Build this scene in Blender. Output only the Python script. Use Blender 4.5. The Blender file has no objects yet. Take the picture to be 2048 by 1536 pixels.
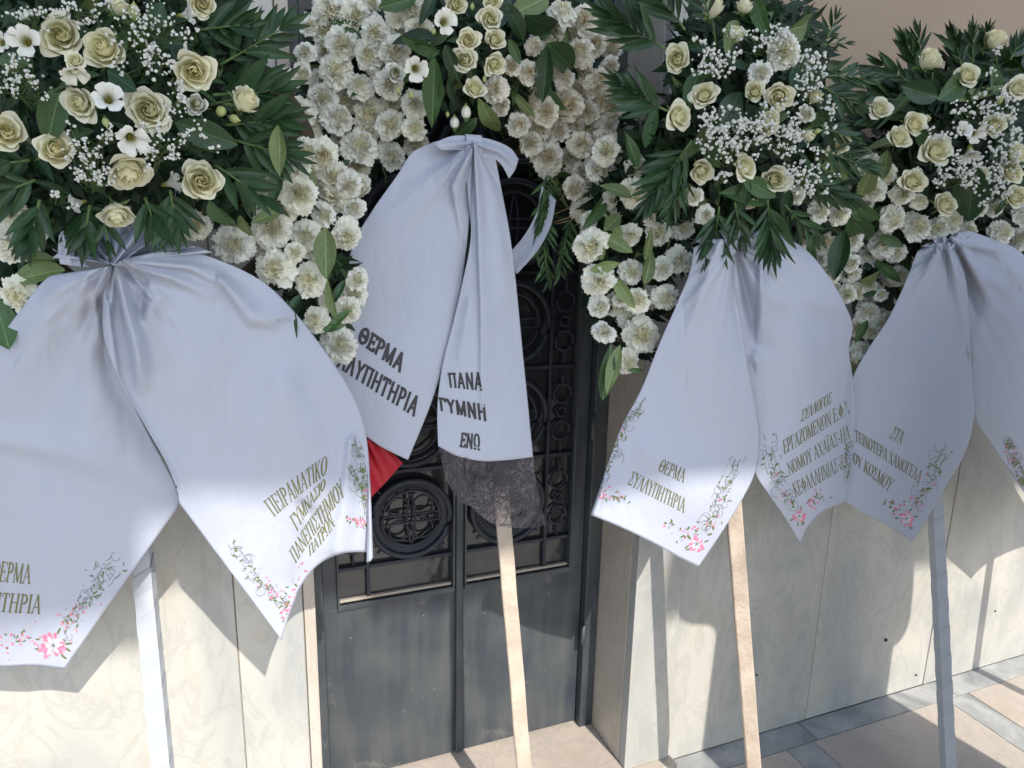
import bpy, bmesh, math, random
import numpy as np
from mathutils import Vector, Matrix
from mathutils.bvhtree import BVHTree
from mathutils import noise as mnoise

# ------------------------------------------------------------------ camera
scene = bpy.context.scene
COL = scene.collection
FPX = 1400.0
CX, CY = 1024.0, 768.0
def _n(v): return v / np.linalg.norm(v)
DN = _n(np.array([-134.0, 6132.0, 1400.0]))                 # world -Z seen in camera space (x right, y down, z forward)
RT = np.array([3626.0, -228.0, 1400.0]); RT = _n(RT - DN * RT.dot(DN))
FW = np.cross(DN, RT)                                       # world +Y
if FW[2] < 0: FW = -FW
CAM = Vector((0.0, -1.53, 1.60))
cam_d = bpy.data.cameras.new('camera'); cam = bpy.data.objects.new('camera', cam_d); COL.objects.link(cam)
cam_d.sensor_width = 36.0; cam_d.lens = 36.0 * FPX / 2048.0
cam_d.clip_start = 0.02; cam_d.clip_end = 800.0
def c2w(v): return Vector((float(RT.dot(v)), float(FW.dot(v)), float(-DN.dot(v))))
ex, ey, ez = c2w(np.array([1., 0, 0])), c2w(np.array([0, -1., 0])), c2w(np.array([0, 0, -1.]))
M = Matrix((ex, ey, ez)).transposed().to_4x4(); M.translation = CAM
cam.matrix_world = M
scene.camera = cam
CFW = c2w(np.array([0, 0, 1.]))

# ------------------------------------------------------------------ light
SUN_STRENGTH, SUN_ANGLE, SKY_STRENGTH, EXPOSURE = 2.9, 0.6, 0.15, 0.90
SUNDIR = Vector((-0.131, 1.0, -0.965)).normalized()         # the way the light travels
world = bpy.data.worlds.new('World'); scene.world = world; world.use_nodes = True
wn = world.node_tree.nodes; wl = world.node_tree.links; wn.clear()
wo = wn.new('ShaderNodeOutputWorld'); bg = wn.new('ShaderNodeBackground'); sky = wn.new('ShaderNodeTexSky')
sky.sky_type = 'NISHITA'; sky.sun_disc = False
sky.sun_elevation = math.asin(-SUNDIR.z); sky.sun_rotation = math.atan2(-SUNDIR.x, -SUNDIR.y)
sky.dust_density = 1.0; sky.ozone_density = 1.2
bg.inputs['Strength'].default_value = SKY_STRENGTH
wl.new(sky.outputs[0], bg.inputs[0]); wl.new(bg.outputs[0], wo.inputs[0])
sd = bpy.data.lights.new('sun', 'SUN'); sd.energy = SUN_STRENGTH; sd.angle = math.radians(SUN_ANGLE); sd.color = (1.0, 0.945, 0.875)
so = bpy.data.objects.new('sun', sd); COL.objects.link(so)
so.rotation_euler = SUNDIR.to_track_quat('-Z', 'Y').to_euler(); so.location = (1, -6, 7)
scene.view_settings.view_transform = 'Standard'; scene.view_settings.look = 'None'
scene.view_settings.exposure = EXPOSURE; scene.view_settings.gamma = 1.0
scene.view_settings.use_curve_mapping = False
scene.render.engine = 'CYCLES'; scene.cycles.max_bounces = 8; scene.cycles.transparent_max_bounces = 16

rnd = random.Random(7)
# ------------------------------------------------------------------ helpers
def ray(px, py):
    return c2w(np.array([px - CX, py - CY, FPX]))
def at(px, py, y):
    d = ray(px, py); t = (y - CAM.y) / d.y
    return CAM + d * t
def scl(p):                                                  # metres per photo pixel at a point
    return (p - CAM).dot(CFW) / FPX

def mat(name, col, rough=0.6, var=0.0, scale=20.0, objvar=0.0, bump=0.0, bscale=60.0, metal=0.0, spec=0.5, transl=0.0, tcol=None, col2=None, grad=None, rib=False):
    m = bpy.data.materials.new(name); m.use_nodes = True
    nt = m.node_tree; N = nt.nodes; L = nt.links; b = N['Principled BSDF']
    b.inputs['Roughness'].default_value = rough; b.inputs['Metallic'].default_value = metal
    b.inputs['Specular IOR Level'].default_value = spec
    b.inputs['Base Color'].default_value = (*col, 1)
    src = None
    if var > 0 or col2:
        tc = N.new('ShaderNodeTexCoord'); nz = N.new('ShaderNodeTexNoise'); nz.inputs['Scale'].default_value = scale; nz.inputs['Detail'].default_value = 5
        L.new(tc.outputs['Object'], nz.inputs['Vector'])
        cr = N.new('ShaderNodeValToRGB'); cr.color_ramp.elements[0].position = 0.3; cr.color_ramp.elements[1].position = 0.7
        c2 = col2 or tuple(min(1, c * (1 + var)) for c in col); c1 = tuple(c * (1 - var) for c in col)
        cr.color_ramp.elements[0].color = (*c1, 1); cr.color_ramp.elements[1].color = (*c2, 1)
        L.new(nz.outputs['Fac'], cr.inputs['Fac']); src = cr.outputs['Color']
    if objvar > 0:
        oi = N.new('ShaderNodeObjectInfo'); hs = N.new('ShaderNodeHueSaturation')
        mr = N.new('ShaderNodeMapRange'); mr.inputs['To Min'].default_value = 1 - objvar; mr.inputs['To Max'].default_value = 1 + objvar
        L.new(oi.outputs['Random'], mr.inputs['Value']); L.new(mr.outputs[0], hs.inputs['Value'])
        if src: L.new(src, hs.inputs['Color'])
        else: hs.inputs['Color'].default_value = (*col, 1)
        src = hs.outputs['Color']
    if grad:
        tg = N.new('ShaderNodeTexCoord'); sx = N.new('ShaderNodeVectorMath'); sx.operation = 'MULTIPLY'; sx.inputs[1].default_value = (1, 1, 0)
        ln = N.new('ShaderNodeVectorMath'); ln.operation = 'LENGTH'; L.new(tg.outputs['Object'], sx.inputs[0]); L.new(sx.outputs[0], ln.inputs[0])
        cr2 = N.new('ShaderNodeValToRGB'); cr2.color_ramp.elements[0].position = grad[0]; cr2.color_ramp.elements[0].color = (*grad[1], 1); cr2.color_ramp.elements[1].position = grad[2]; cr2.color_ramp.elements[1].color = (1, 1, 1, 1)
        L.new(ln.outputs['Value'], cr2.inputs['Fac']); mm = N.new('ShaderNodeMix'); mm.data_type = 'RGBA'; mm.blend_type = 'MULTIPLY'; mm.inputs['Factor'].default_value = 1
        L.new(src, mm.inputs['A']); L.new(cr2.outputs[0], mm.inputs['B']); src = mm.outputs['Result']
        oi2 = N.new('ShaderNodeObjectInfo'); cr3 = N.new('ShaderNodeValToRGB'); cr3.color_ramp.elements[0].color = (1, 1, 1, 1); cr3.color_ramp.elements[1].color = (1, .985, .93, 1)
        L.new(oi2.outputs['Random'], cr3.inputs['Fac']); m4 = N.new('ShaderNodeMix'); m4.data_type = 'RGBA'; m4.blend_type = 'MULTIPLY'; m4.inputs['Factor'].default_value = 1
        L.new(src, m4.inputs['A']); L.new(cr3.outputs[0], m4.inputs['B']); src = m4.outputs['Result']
    if rib:                                                    # pale midrib and faint side veins along the leaf
        tg = N.new('ShaderNodeTexCoord'); sp = N.new('ShaderNodeSeparateXYZ'); L.new(tg.outputs['Object'], sp.inputs[0])
        ab = N.new('ShaderNodeMath'); ab.operation = 'ABSOLUTE'; L.new(sp.outputs['X'], ab.inputs[0])
        mr1 = N.new('ShaderNodeMapRange'); mr1.inputs['From Min'].default_value = .003; mr1.inputs['From Max'].default_value = .009; mr1.inputs['To Min'].default_value = .55; mr1.inputs['To Max'].default_value = 0; L.new(ab.outputs[0], mr1.inputs['Value'])
        mm = N.new('ShaderNodeMix'); mm.data_type = 'RGBA'; L.new(mr1.outputs[0], mm.inputs['Factor']); L.new(src, mm.inputs['A']); mm.inputs['B'].default_value = (*[min(1, c*2.6+.04) for c in col], 1); src = mm.outputs['Result']
    if src: L.new(src, b.inputs['Base Color'])
    if bump > 0:
        tc2 = N.new('ShaderNodeTexCoord'); n2 = N.new('ShaderNodeTexNoise'); n2.inputs['Scale'].default_value = bscale; n2.inputs['Detail'].default_value = 6
        L.new(tc2.outputs['Object'], n2.inputs['Vector'])
        bp = N.new('ShaderNodeBump'); bp.inputs['Strength'].default_value = bump; bp.inputs['Distance'].default_value = 0.01
        L.new(n2.outputs['Fac'], bp.inputs['Height']); L.new(bp.outputs[0], b.inputs['Normal'])
    if transl > 0:
        out = N['Material Output']; mx = N.new('ShaderNodeMixShader'); tr = N.new('ShaderNodeBsdfTranslucent')
        tr.inputs['Color'].default_value = (*(tcol or col), 1)
        if src and not tcol: L.new(src, tr.inputs['Color'])
        mx.inputs['Fac'].default_value = transl
        L.new(b.outputs[0], mx.inputs[1]); L.new(tr.outputs[0], mx.inputs[2]); L.new(mx.outputs[0], out.inputs['Surface'])
    return m

def marble(name, base, vein, stain, scale=1.0, rough=0.35, vertical=True):
    m = bpy.data.materials.new(name); m.use_nodes = True
    nt = m.node_tree; N = nt.nodes; L = nt.links; b = N['Principled BSDF']; b.inputs['Roughness'].default_value = rough
    tc = N.new('ShaderNodeTexCoord'); oi = N.new('ShaderNodeObjectInfo')
    va = N.new('ShaderNodeVectorMath'); va.operation = 'MULTIPLY_ADD'
    cb = N.new('ShaderNodeCombineXYZ'); L.new(oi.outputs['Random'], cb.inputs[0]); L.new(oi.outputs['Random'], cb.inputs[2])
    L.new(cb.outputs[0], va.inputs[0]); va.inputs[1].default_value = (37, 11, 23); L.new(tc.outputs['Object'], va.inputs[2])
    mp = N.new('ShaderNodeMapping'); L.new(va.outputs[0], mp.inputs['Vector'])
    mp.inputs['Scale'].default_value = (2.6 * scale, 2.6 * scale, 1.25 * scale) if vertical else (1.6 * scale,) * 3
    mp.inputs['Rotation'].default_value = (0, math.radians(24), 0)
    n1 = N.new('ShaderNodeTexNoise'); n1.inputs['Scale'].default_value = 1.2; n1.inputs['Detail'].default_value = 8; n1.inputs['Distortion'].default_value = 1.2
    L.new(mp.outputs[0], n1.inputs['Vector'])
    r1 = N.new('ShaderNodeValToRGB'); e = r1.color_ramp.elements
    e[0].position = 0.36; e[0].color = (*vein, 1); e[1].position = 0.62; e[1].color = (*base, 1)
    L.new(n1.outputs['Fac'], r1.inputs['Fac'])
    w = N.new('ShaderNodeTexNoise'); w.inputs['Scale'].default_value = 2.6; w.inputs['Detail'].default_value = 10; w.inputs['Roughness'].default_value = 0.62; w.inputs['Distortion'].default_value = 2.2
    L.new(mp.outputs[0], w.inputs['Vector'])
    r2 = N.new('ShaderNodeValToRGB'); e = r2.color_ramp.elements
    e[0].position = 0.45; e[0].color = (0, 0, 0, 1); e[1].position = 0.55; e[1].color = (0, 0, 0, 1)
    x = r2.color_ramp.elements.new(0.5); x.color = (1, 1, 1, 1)
    L.new(w.outputs['Fac'], r2.inputs['Fac'])
    mx = N.new('ShaderNodeMix'); mx.data_type = 'RGBA'; mx.blend_type = 'MIX'
    sc = N.new('ShaderNodeMath'); sc.operation = 'MULTIPLY'; sc.inputs[1].default_value = 0.22; L.new(r2.outputs[0], sc.inputs[0])
    L.new(sc.outputs[0], mx.inputs['Factor']); L.new(r1.outputs[0], mx.inputs['A']); mx.inputs['B'].default_value = (*[c * 0.6 for c in vein], 1)
    n3 = N.new('ShaderNodeTexNoise'); n3.inputs['Scale'].default_value = 4.5; n3.inputs['Detail'].default_value = 9; n3.inputs['Roughness'].default_value = .7
    L.new(mp.outputs[0], n3.inputs['Vector'])
    r3 = N.new('ShaderNodeValToRGB'); e = r3.color_ramp.elements; e[0].position = 0.55; e[0].color = (0, 0, 0, 1); e[1].position = 0.8; e[1].color = (.8, .8, .8, 1)
    L.new(n3.outputs['Fac'], r3.inputs['Fac'])
    m2 = N.new('ShaderNodeMix'); m2.data_type = 'RGBA'
    L.new(r3.outputs[0], m2.inputs['Factor']); L.new(mx.outputs['Result'], m2.inputs['A']); m2.inputs['B'].default_value = (*stain, 1)
    # specks
    n4 = N.new('ShaderNodeTexNoise'); n4.inputs['Scale'].default_value = 45; n4.inputs['Detail'].default_value = 3
    L.new(tc.outputs['Object'], n4.inputs['Vector'])
    r4 = N.new('ShaderNodeValToRGB'); e = r4.color_ramp.elements; e[0].position = 0.73; e[0].color = (1, 1, 1, 1); e[1].position = 0.79; e[1].color = (.7, .66, .6, 1)
    L.new(n4.outputs['Fac'], r4.inputs['Fac'])
    m3 = N.new('ShaderNodeMix'); m3.data_type = 'RGBA'; m3.blend_type = 'MULTIPLY'; m3.inputs['Factor'].default_value = 1
    L.new(m2.outputs['Result'], m3.inputs['A']); L.new(r4.outputs[0], m3.inputs['B'])
    L.new(m3.outputs['Result'], b.inputs['Base Color'])
    bp = N.new('ShaderNodeBump'); bp.inputs['Strength'].default_value = 0.12; bp.inputs['Distance'].default_value = 0.004
    L.new(n3.outputs['Fac'], bp.inputs['Height']); L.new(bp.outputs[0], b.inputs['Normal'])
    return m

MT = {
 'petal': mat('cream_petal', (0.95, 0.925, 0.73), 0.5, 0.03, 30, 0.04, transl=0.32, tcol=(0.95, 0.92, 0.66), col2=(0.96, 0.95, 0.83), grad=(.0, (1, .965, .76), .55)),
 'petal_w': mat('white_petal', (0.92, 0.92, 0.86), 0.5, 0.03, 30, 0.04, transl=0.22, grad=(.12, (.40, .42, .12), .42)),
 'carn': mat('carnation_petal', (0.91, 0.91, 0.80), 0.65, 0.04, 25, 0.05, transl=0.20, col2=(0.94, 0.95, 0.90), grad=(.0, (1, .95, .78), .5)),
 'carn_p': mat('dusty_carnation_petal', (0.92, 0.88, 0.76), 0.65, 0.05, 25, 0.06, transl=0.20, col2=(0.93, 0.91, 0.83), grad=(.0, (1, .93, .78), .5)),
 'throat': mat('flower_throat', (0.22, 0.20, 0.03), 0.7, 0.3, 60),
 'bud': mat('green_bud', (0.50, 0.56, 0.22), 0.5, 0.1, 40, 0.15, transl=0.15),
 'leaf_d': mat('dark_leaf', (0.020, 0.058, 0.018), 0.38, 0.3, 25, 0.35, bump=0.15, bscale=90, transl=0.08, rib=True),
 'leaf_m': mat('green_leaf', (0.050, 0.110, 0.032), 0.38, 0.25, 25, 0.35, bump=0.15, bscale=90, transl=0.12, rib=True),
 'leaf_l': mat('pale_leaf', (0.17, 0.23, 0.085), 0.5, 0.2, 25, 0.25, bump=0.1, bscale=90, transl=0.15, rib=True),
 'palm': mat('palm_leaf', (0.022, 0.062, 0.020), 0.42, 0.25, 40, 0.3, bump=0.1, bscale=60, transl=0.1),
 'fern': mat('fern_foliage', (0.015, 0.040, 0.014), 0.6, 0.5, 12, 0.1, transl=0.12),
 'stem': mat('green_stem', (0.10, 0.17, 0.05), 0.5, 0.2, 30),
 'twig': mat('bare_twig', (0.32, 0.22, 0.12), 0.7, 0.3, 60),
 'straw': mat('straw_ring', (0.07, 0.048, 0.028), 0.9, 0.4, 60, bump=0.6, bscale=150),
 'gyp': mat('tiny_white_blossom', (0.86, 0.86, 0.80), 0.7, transl=0.3),
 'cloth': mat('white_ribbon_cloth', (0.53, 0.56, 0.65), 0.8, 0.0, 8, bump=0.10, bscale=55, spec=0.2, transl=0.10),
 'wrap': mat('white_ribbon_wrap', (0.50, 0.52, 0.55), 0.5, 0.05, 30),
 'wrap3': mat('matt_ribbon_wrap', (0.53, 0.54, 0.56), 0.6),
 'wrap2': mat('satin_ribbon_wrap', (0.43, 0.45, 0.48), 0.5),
 'wood': mat('pale_pine', (0.48, 0.385, 0.295), 0.6, 0.15, 14, bump=0.3, bscale=80, col2=(0.57, 0.48, 0.38)),
 'ink': mat('olive_print', (0.17, 0.17, 0.06), 0.6),
 'ink_k': mat('black_print', (0.045, 0.042, 0.05), 0.6),
 'pr_pink': mat('pink_print', (0.72, 0.22, 0.34), 0.6, 0.4, 200),
 'pr_pale': mat('pale_print', (0.62, 0.48, 0.52), 0.6, 0.2, 200),
 'pr_white': mat('white_print', (0.78, 0.78, 0.8), 0.6),
 'pr_green': mat('green_print', (0.14, 0.18, 0.05), 0.6),
 'pr_grey': mat('grey_print', (0.20, 0.21, 0.20), 0.6),
 'red': mat('red_cloth', (0.42, 0.010, 0.025), 0.5, 0.15, 12),
 'metal': mat('blue_grey_painted_metal', (0.028, 0.040, 0.060), 0.36, 0.3, 5, bump=0.12, bscale=14, col2=(0.062, 0.070, 0.074)),
 'iron': mat('dark_wrought_iron', (0.018, 0.022, 0.034), 0.55, 0.3, 20, bump=0.1, bscale=50),
 'plaster': mat('beige_plaster', (0.40, 0.305, 0.22), 0.9, 0.06, 3, bump=0.25, bscale=120),
 'marble': marble('veined_white_marble', (0.495, 0.475, 0.42), (0.365, 0.365, 0.345), (0.46, 0.39, 0.28)),
 'marble_w': marble('warm_cream_marble', (0.50, 0.45, 0.38), (0.43, 0.37, 0.30), (0.43, 0.32, 0.22)),
 'slab': marble('pink_beige_slab', (0.52, 0.455, 0.385), (0.44, 0.385, 0.33), (0.46, 0.37, 0.29), 1.0, 0.45, False),
 'grey': marble('grey_marble_strip', (0.43, 0.43, 0.41), (0.25, 0.26, 0.26), (0.36, 0.35, 0.32), 3.0, 0.4, False),
 'grout': mat('grout', (0.30, 0.26, 0.21), 0.9, 0.2, 40),
 'concrete': mat('concrete', (0.45, 0.42, 0.38), 0.9, 0.1, 4),
 'coat': mat('dark_coat', (0.03, 0.03, 0.035), 0.8, 0.1, 30),
 'skin': mat('skin', (0.50, 0.32, 0.23), 0.5, 0.05, 30),
 'hair': mat('dark_hair', (0.03, 0.02, 0.015), 0.5, 0.2, 90),
}
# weathered door paint: vertical streaks, dust low down in patches and pale specks
_m = MT['metal']; N = _m.node_tree.nodes; L = _m.node_tree.links; _b = N['Principled BSDF']; _src = _b.inputs['Base Color'].links[0].from_socket
_t = N.new('ShaderNodeTexCoord'); _mp = N.new('ShaderNodeMapping'); _mp.inputs['Scale'].default_value = (16, 16, 1.6); L.new(_t.outputs['Object'], _mp.inputs['Vector'])
_n1 = N.new('ShaderNodeTexNoise'); _n1.inputs['Scale'].default_value = 1.5; _n1.inputs['Detail'].default_value = 6; L.new(_mp.outputs[0], _n1.inputs['Vector'])
_r1 = N.new('ShaderNodeValToRGB'); _r1.color_ramp.elements[0].position = .42; _r1.color_ramp.elements[0].color = (0,0,0,1); _r1.color_ramp.elements[1].position = .78; _r1.color_ramp.elements[1].color = (.6,.6,.6,1); L.new(_n1.outputs['Fac'], _r1.inputs['Fac'])
_x1 = N.new('ShaderNodeMix'); _x1.data_type = 'RGBA'; L.new(_r1.outputs[0], _x1.inputs['Factor']); L.new(_src, _x1.inputs['A']); _x1.inputs['B'].default_value = (.105, .110, .098, 1)
_n2 = N.new('ShaderNodeTexNoise'); _n2.inputs['Scale'].default_value = 7; _n2.inputs['Detail'].default_value = 9; _n2.inputs['Roughness'].default_value = .75; L.new(_t.outputs['Object'], _n2.inputs['Vector'])
_r2 = N.new('ShaderNodeValToRGB'); _r2.color_ramp.elements[0].position = .60; _r2.color_ramp.elements[0].color = (0,0,0,1); _r2.color_ramp.elements[1].position = .85; _r2.color_ramp.elements[1].color = (.8,.8,.8,1); L.new(_n2.outputs['Fac'], _r2.inputs['Fac'])
_x2 = N.new('ShaderNodeMix'); _x2.data_type = 'RGBA'; L.new(_r2.outputs[0], _x2.inputs['Factor']); L.new(_x1.outputs['Result'], _x2.inputs['A']); _x2.inputs['B'].default_value = (.24, .23, .20, 1)
_n3 = N.new('ShaderNodeTexVoronoi'); _n3.inputs['Scale'].default_value = 26; L.new(_t.outputs['Object'], _n3.inputs['Vector'])
_l3 = N.new('ShaderNodeMath'); _l3.operation = 'LESS_THAN'; _l3.inputs[1].default_value = .028; L.new(_n3.outputs['Distance'], _l3.inputs[0])
_x3 = N.new('ShaderNodeMix'); _x3.data_type = 'RGBA'; L.new(_l3.outputs[0], _x3.inputs['Factor']); L.new(_x2.outputs['Result'], _x3.inputs['A']); _x3.inputs['B'].default_value = (.55, .53, .48, 1)
L.new(_x3.outputs['Result'], _b.inputs['Base Color'])
_ro = N.new('ShaderNodeMapRange'); _ro.inputs['To Min'].default_value = .28; _ro.inputs['To Max'].default_value = .6; L.new(_n1.outputs['Fac'], _ro.inputs['Value']); L.new(_ro.outputs[0], _b.inputs['Roughness'])
# glass
gm = bpy.data.materials.new('dark_door_glass'); gm.use_nodes = True
g = gm.node_tree.nodes['Principled BSDF']; g.inputs['Base Color'].default_value = (0.022, 0.024, 0.026, 1); g.inputs['Roughness'].default_value = 0.12; g.inputs['Specular IOR Level'].default_value = 0.6
_tc = gm.node_tree.nodes.new('ShaderNodeTexCoord'); _nz = gm.node_tree.nodes.new('ShaderNodeTexNoise'); _nz.inputs['Scale'].default_value = 9
_bp = gm.node_tree.nodes.new('ShaderNodeBump'); _bp.inputs['Strength'].default_value = 0.6; _bp.inputs['Distance'].default_value = 0.01
gm.node_tree.links.new(_tc.outputs['Object'], _nz.inputs['Vector']); gm.node_tree.links.new(_nz.outputs['Fac'], _bp.inputs['Height']); gm.node_tree.links.new(_bp.outputs[0], g.inputs['Normal'])
MT['glass'] = gm
# lace
lm = bpy.data.materials.new('black_lace'); lm.use_nodes = True
N = lm.node_tree.nodes; L = lm.node_tree.links; b = N['Principled BSDF']; b.inputs['Base Color'].default_value = (0.02, 0.018, 0.025, 1); b.inputs['Roughness'].default_value = 0.6
tc = N.new('ShaderNodeTexCoord'); masks = []
for s, wdt in ((34, .050), (60, .060), (85, .06)):
    nz = N.new('ShaderNodeTexNoise'); nz.inputs['Scale'].default_value = s; nz.inputs['Detail'].default_value = 0.6; nz.inputs['Distortion'].default_value = 1.2; nz.inputs['Roughness'].default_value = .4
    L.new(tc.outputs['Object'], nz.inputs['Vector'])
    sub = N.new('ShaderNodeMath'); sub.operation = 'SUBTRACT'; sub.inputs[1].default_value = 0.5; L.new(nz.outputs['Fac'], sub.inputs[0])
    ab = N.new('ShaderNodeMath'); ab.operation = 'ABSOLUTE'; L.new(sub.outputs[0], ab.inputs[0])
    lt = N.new('ShaderNodeMath'); lt.operation = 'LESS_THAN'; lt.inputs[1].default_value = wdt * 0.42; L.new(ab.outputs[0], lt.inputs[0]); masks.append(lt)
mx1 = N.new('ShaderNodeMath'); mx1.operation = 'MAXIMUM'; L.new(masks[0].outputs[0], mx1.inputs[0]); L.new(masks[1].outputs[0], mx1.inputs[1])
mx2 = N.new('ShaderNodeMath'); mx2.operation = 'MAXIMUM'; L.new(mx1.outputs[0], mx2.inputs[0]); L.new(masks[2].outputs[0], mx2.inputs[1])
bn = N.new('ShaderNodeTexNoise'); bn.inputs['Scale'].default_value = 22; bn.inputs['Detail'].default_value = 2; L.new(tc.outputs['Object'], bn.inputs['Vector'])
bmr = N.new('ShaderNodeMapRange'); bmr.inputs['From Min'].default_value = .35; bmr.inputs['From Max'].default_value = .65; bmr.inputs['To Min'].default_value = .08; bmr.inputs['To Max'].default_value = .58; L.new(bn.outputs['Fac'], bmr.inputs['Value'])
amx = N.new('ShaderNodeMath'); amx.operation = 'MULTIPLY'; amx.inputs[1].default_value = .88; L.new(mx2.outputs[0], amx.inputs[0])
mr = N.new('ShaderNodeMath'); mr.operation = 'MAXIMUM'; L.new(amx.outputs[0], mr.inputs[0]); L.new(bmr.outputs[0], mr.inputs[1])
cm = N.new('ShaderNodeMix'); cm.data_type = 'RGBA'; cm.inputs['A'].default_value = (0.50, 0.45, 0.50, 1); cm.inputs['B'].default_value = (0.02, 0.018, 0.025, 1); L.new(mx2.outputs[0], cm.inputs['Factor']); L.new(cm.outputs['Result'], b.inputs['Base Color'])
L.new(bmr.outputs[0], b.inputs['Alpha']); L.remove(cm.outputs['Result'].links[0]); b.inputs['Base Color'].default_value = (.20, .17, .20, 1)
MT['lace'] = lm

class Geo:
    def __init__(s): s.v = []; s.f = []; s.mi = []
    def add(s, vs, fs, mi=0):
        o = len(s.v); s.v += [tuple(v) for v in vs]; s.f += [tuple(i + o for i in f) for f in fs]; s.mi += [mi] * len(fs)
    def box(s, x0, x1, y0, y1, z0, z1, bev=0.0, mi=0):
        if bev <= 0:
            s.add([(x0,y0,z0),(x1,y0,z0),(x1,y1,z0),(x0,y1,z0),(x0,y0,z1),(x1,y0,z1),(x1,y1,z1),(x0,y1,z1)],
                  [(0,3,2,1),(4,5,6,7),(0,1,5,4),(1,2,6,5),(2,3,7,6),(3,0,4,7)], mi)
        else:
            bm = bmesh.new(); bmesh.ops.create_cube(bm, size=1)
            for v in bm.verts: v.co = Vector(((x0+x1)/2 + v.co.x*(x1-x0), (y0+y1)/2 + v.co.y*(y1-y0), (z0+z1)/2 + v.co.z*(z1-z0)))
            bmesh.ops.bevel(bm, geom=list(bm.edges), offset=bev, segments=2, affect='EDGES', profile=0.5)
            bm.verts.ensure_lookup_table(); bm.verts.index_update()
            s.add([v.co.copy() for v in bm.verts], [[v.index for v in f.verts] for f in bm.faces], mi); bm.free()
    def tube(s, pts, r, n=6, r2=None, caps=True, mi=0, flat=None):
        pts = [Vector(p) for p in pts]; m = len(pts); vs = []; fs = []
        up0 = Vector((0, 0, 1))
        for i, p in enumerate(pts):
            t = (pts[min(i+1, m-1)] - pts[max(i-1, 0)])
            if t.length < 1e-9: t = Vector((0,0,1))
            t.normalize(); up = up0 if abs(t.dot(up0)) < .95 else Vector((1, 0, 0))
            a = t.cross(up).normalized(); b_ = t.cross(a).normalized()
            rr = r if r2 is None else r + (r2 - r) * i / (m - 1)
            for k in range(n):
                an = 2*math.pi*k/n
                vs.append(p + a*math.cos(an)*rr + b_*math.sin(an)*rr*(flat or 1))
        for i in range(m-1):
            for k in range(n): fs.append((i*n+k, i*n+(k+1)%n, (i+1)*n+(k+1)%n, (i+1)*n+k))
        if caps: fs.append(tuple(range(n))[::-1]); fs.append(tuple((m-1)*n+k for k in range(n)))
        s.add(vs, fs, mi)
    def grid(s, P, mi=0):
        R_, C_ = len(P), len(P[0]); vs = [p for row in P for p in row]
        s.add(vs, [(i*C_+j, i*C_+j+1, (i+1)*C_+j+1, (i+1)*C_+j) for i in range(R_-1) for j in range(C_-1)], mi)
    def mesh(s, name, mats, smooth=False, origin=None):
        o = Vector(origin) if origin is not None else Vector((0,0,0))
        me = bpy.data.meshes.new(name); me.from_pydata([(v[0]-o.x, v[1]-o.y, v[2]-o.z) for v in s.v], [], s.f)
        for m in (mats if isinstance(mats, (list, tuple)) else [mats]): me.materials.append(m)
        me.polygons.foreach_set('material_index', s.mi)
        if smooth: me.polygons.foreach_set('use_smooth', [True]*len(s.f))
        me.update(); return me
    def centre(s):
        a = np.array(s.v); return Vector(((a[:,0].min()+a[:,0].max())/2, (a[:,1].min()+a[:,1].max())/2, (a[:,2].min()+a[:,2].max())/2))

WL = {}                                                       # world location of each object
def tag(o, label=None, cat=None, group=None, kind=None):
    if label: o['label'] = label
    if cat: o['category'] = cat
    if group: o['group'] = group
    if kind: o['kind'] = kind
    return o
def thing(name, loc, label, cat, group=None):
    o = bpy.data.objects.new(name, None); COL.objects.link(o); o.location = loc; o.empty_display_size = 0.05
    WL[o.name] = Vector(loc); return tag(o, label, cat, group)
def build(geo, name, mats, parent=None, smooth=False, kind=None):
    c = geo.centre(); me = geo.mesh(name, mats, smooth, c)
    o = bpy.data.objects.new(name, me); COL.objects.link(o); WL[o.name] = c
    if parent: o.parent = parent; o.location = c - WL[parent.name]
    else: o.location = c
    if kind: o['kind'] = kind
    return o
def inst(me, name, mw, parent):
    o = bpy.data.objects.new(name, me); COL.objects.link(o); o.parent = parent
    WL[o.name] = mw.translation.copy()
    m = mw.copy(); m.translation = mw.translation - WL[parent.name]; o.matrix_local = m
    return o

def cr(pts, n):                                               # Catmull-Rom, chord parametrised
    P = [np.array(p, float) for p in pts]
    if len(P) == 2: return [P[0] + (P[1]-P[0])*i/(n-1) for i in range(n)]
    d = [0.0]
    for a, b_ in zip(P, P[1:]): d.append(d[-1] + np.linalg.norm(b_-a) + 1e-6)
    out = []
    for i in range(n):
        s_ = d[-1]*i/(n-1); k = 0
        while k < len(P)-2 and s_ > d[k+1]: k += 1
        t = (s_-d[k])/(d[k+1]-d[k]); L_ = d[k+1]-d[k]
        def tan(j):
            if j == 0: return (P[1]-P[0])/(d[1]-d[0])
            if j == len(P)-1: return (P[-1]-P[-2])/(d[-1]-d[-2])
            return (P[j+1]-P[j-1])/(d[j+1]-d[j-1])
        m0, m1 = tan(k)*L_, tan(k+1)*L_
        h = (2*t**3-3*t**2+1, t**3-2*t**2+t, -2*t**3+3*t**2, t**3-t**2)
        out.append(h[0]*P[k]+h[1]*m0+h[2]*P[k+1]+h[3]*m1)
    return out

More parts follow.
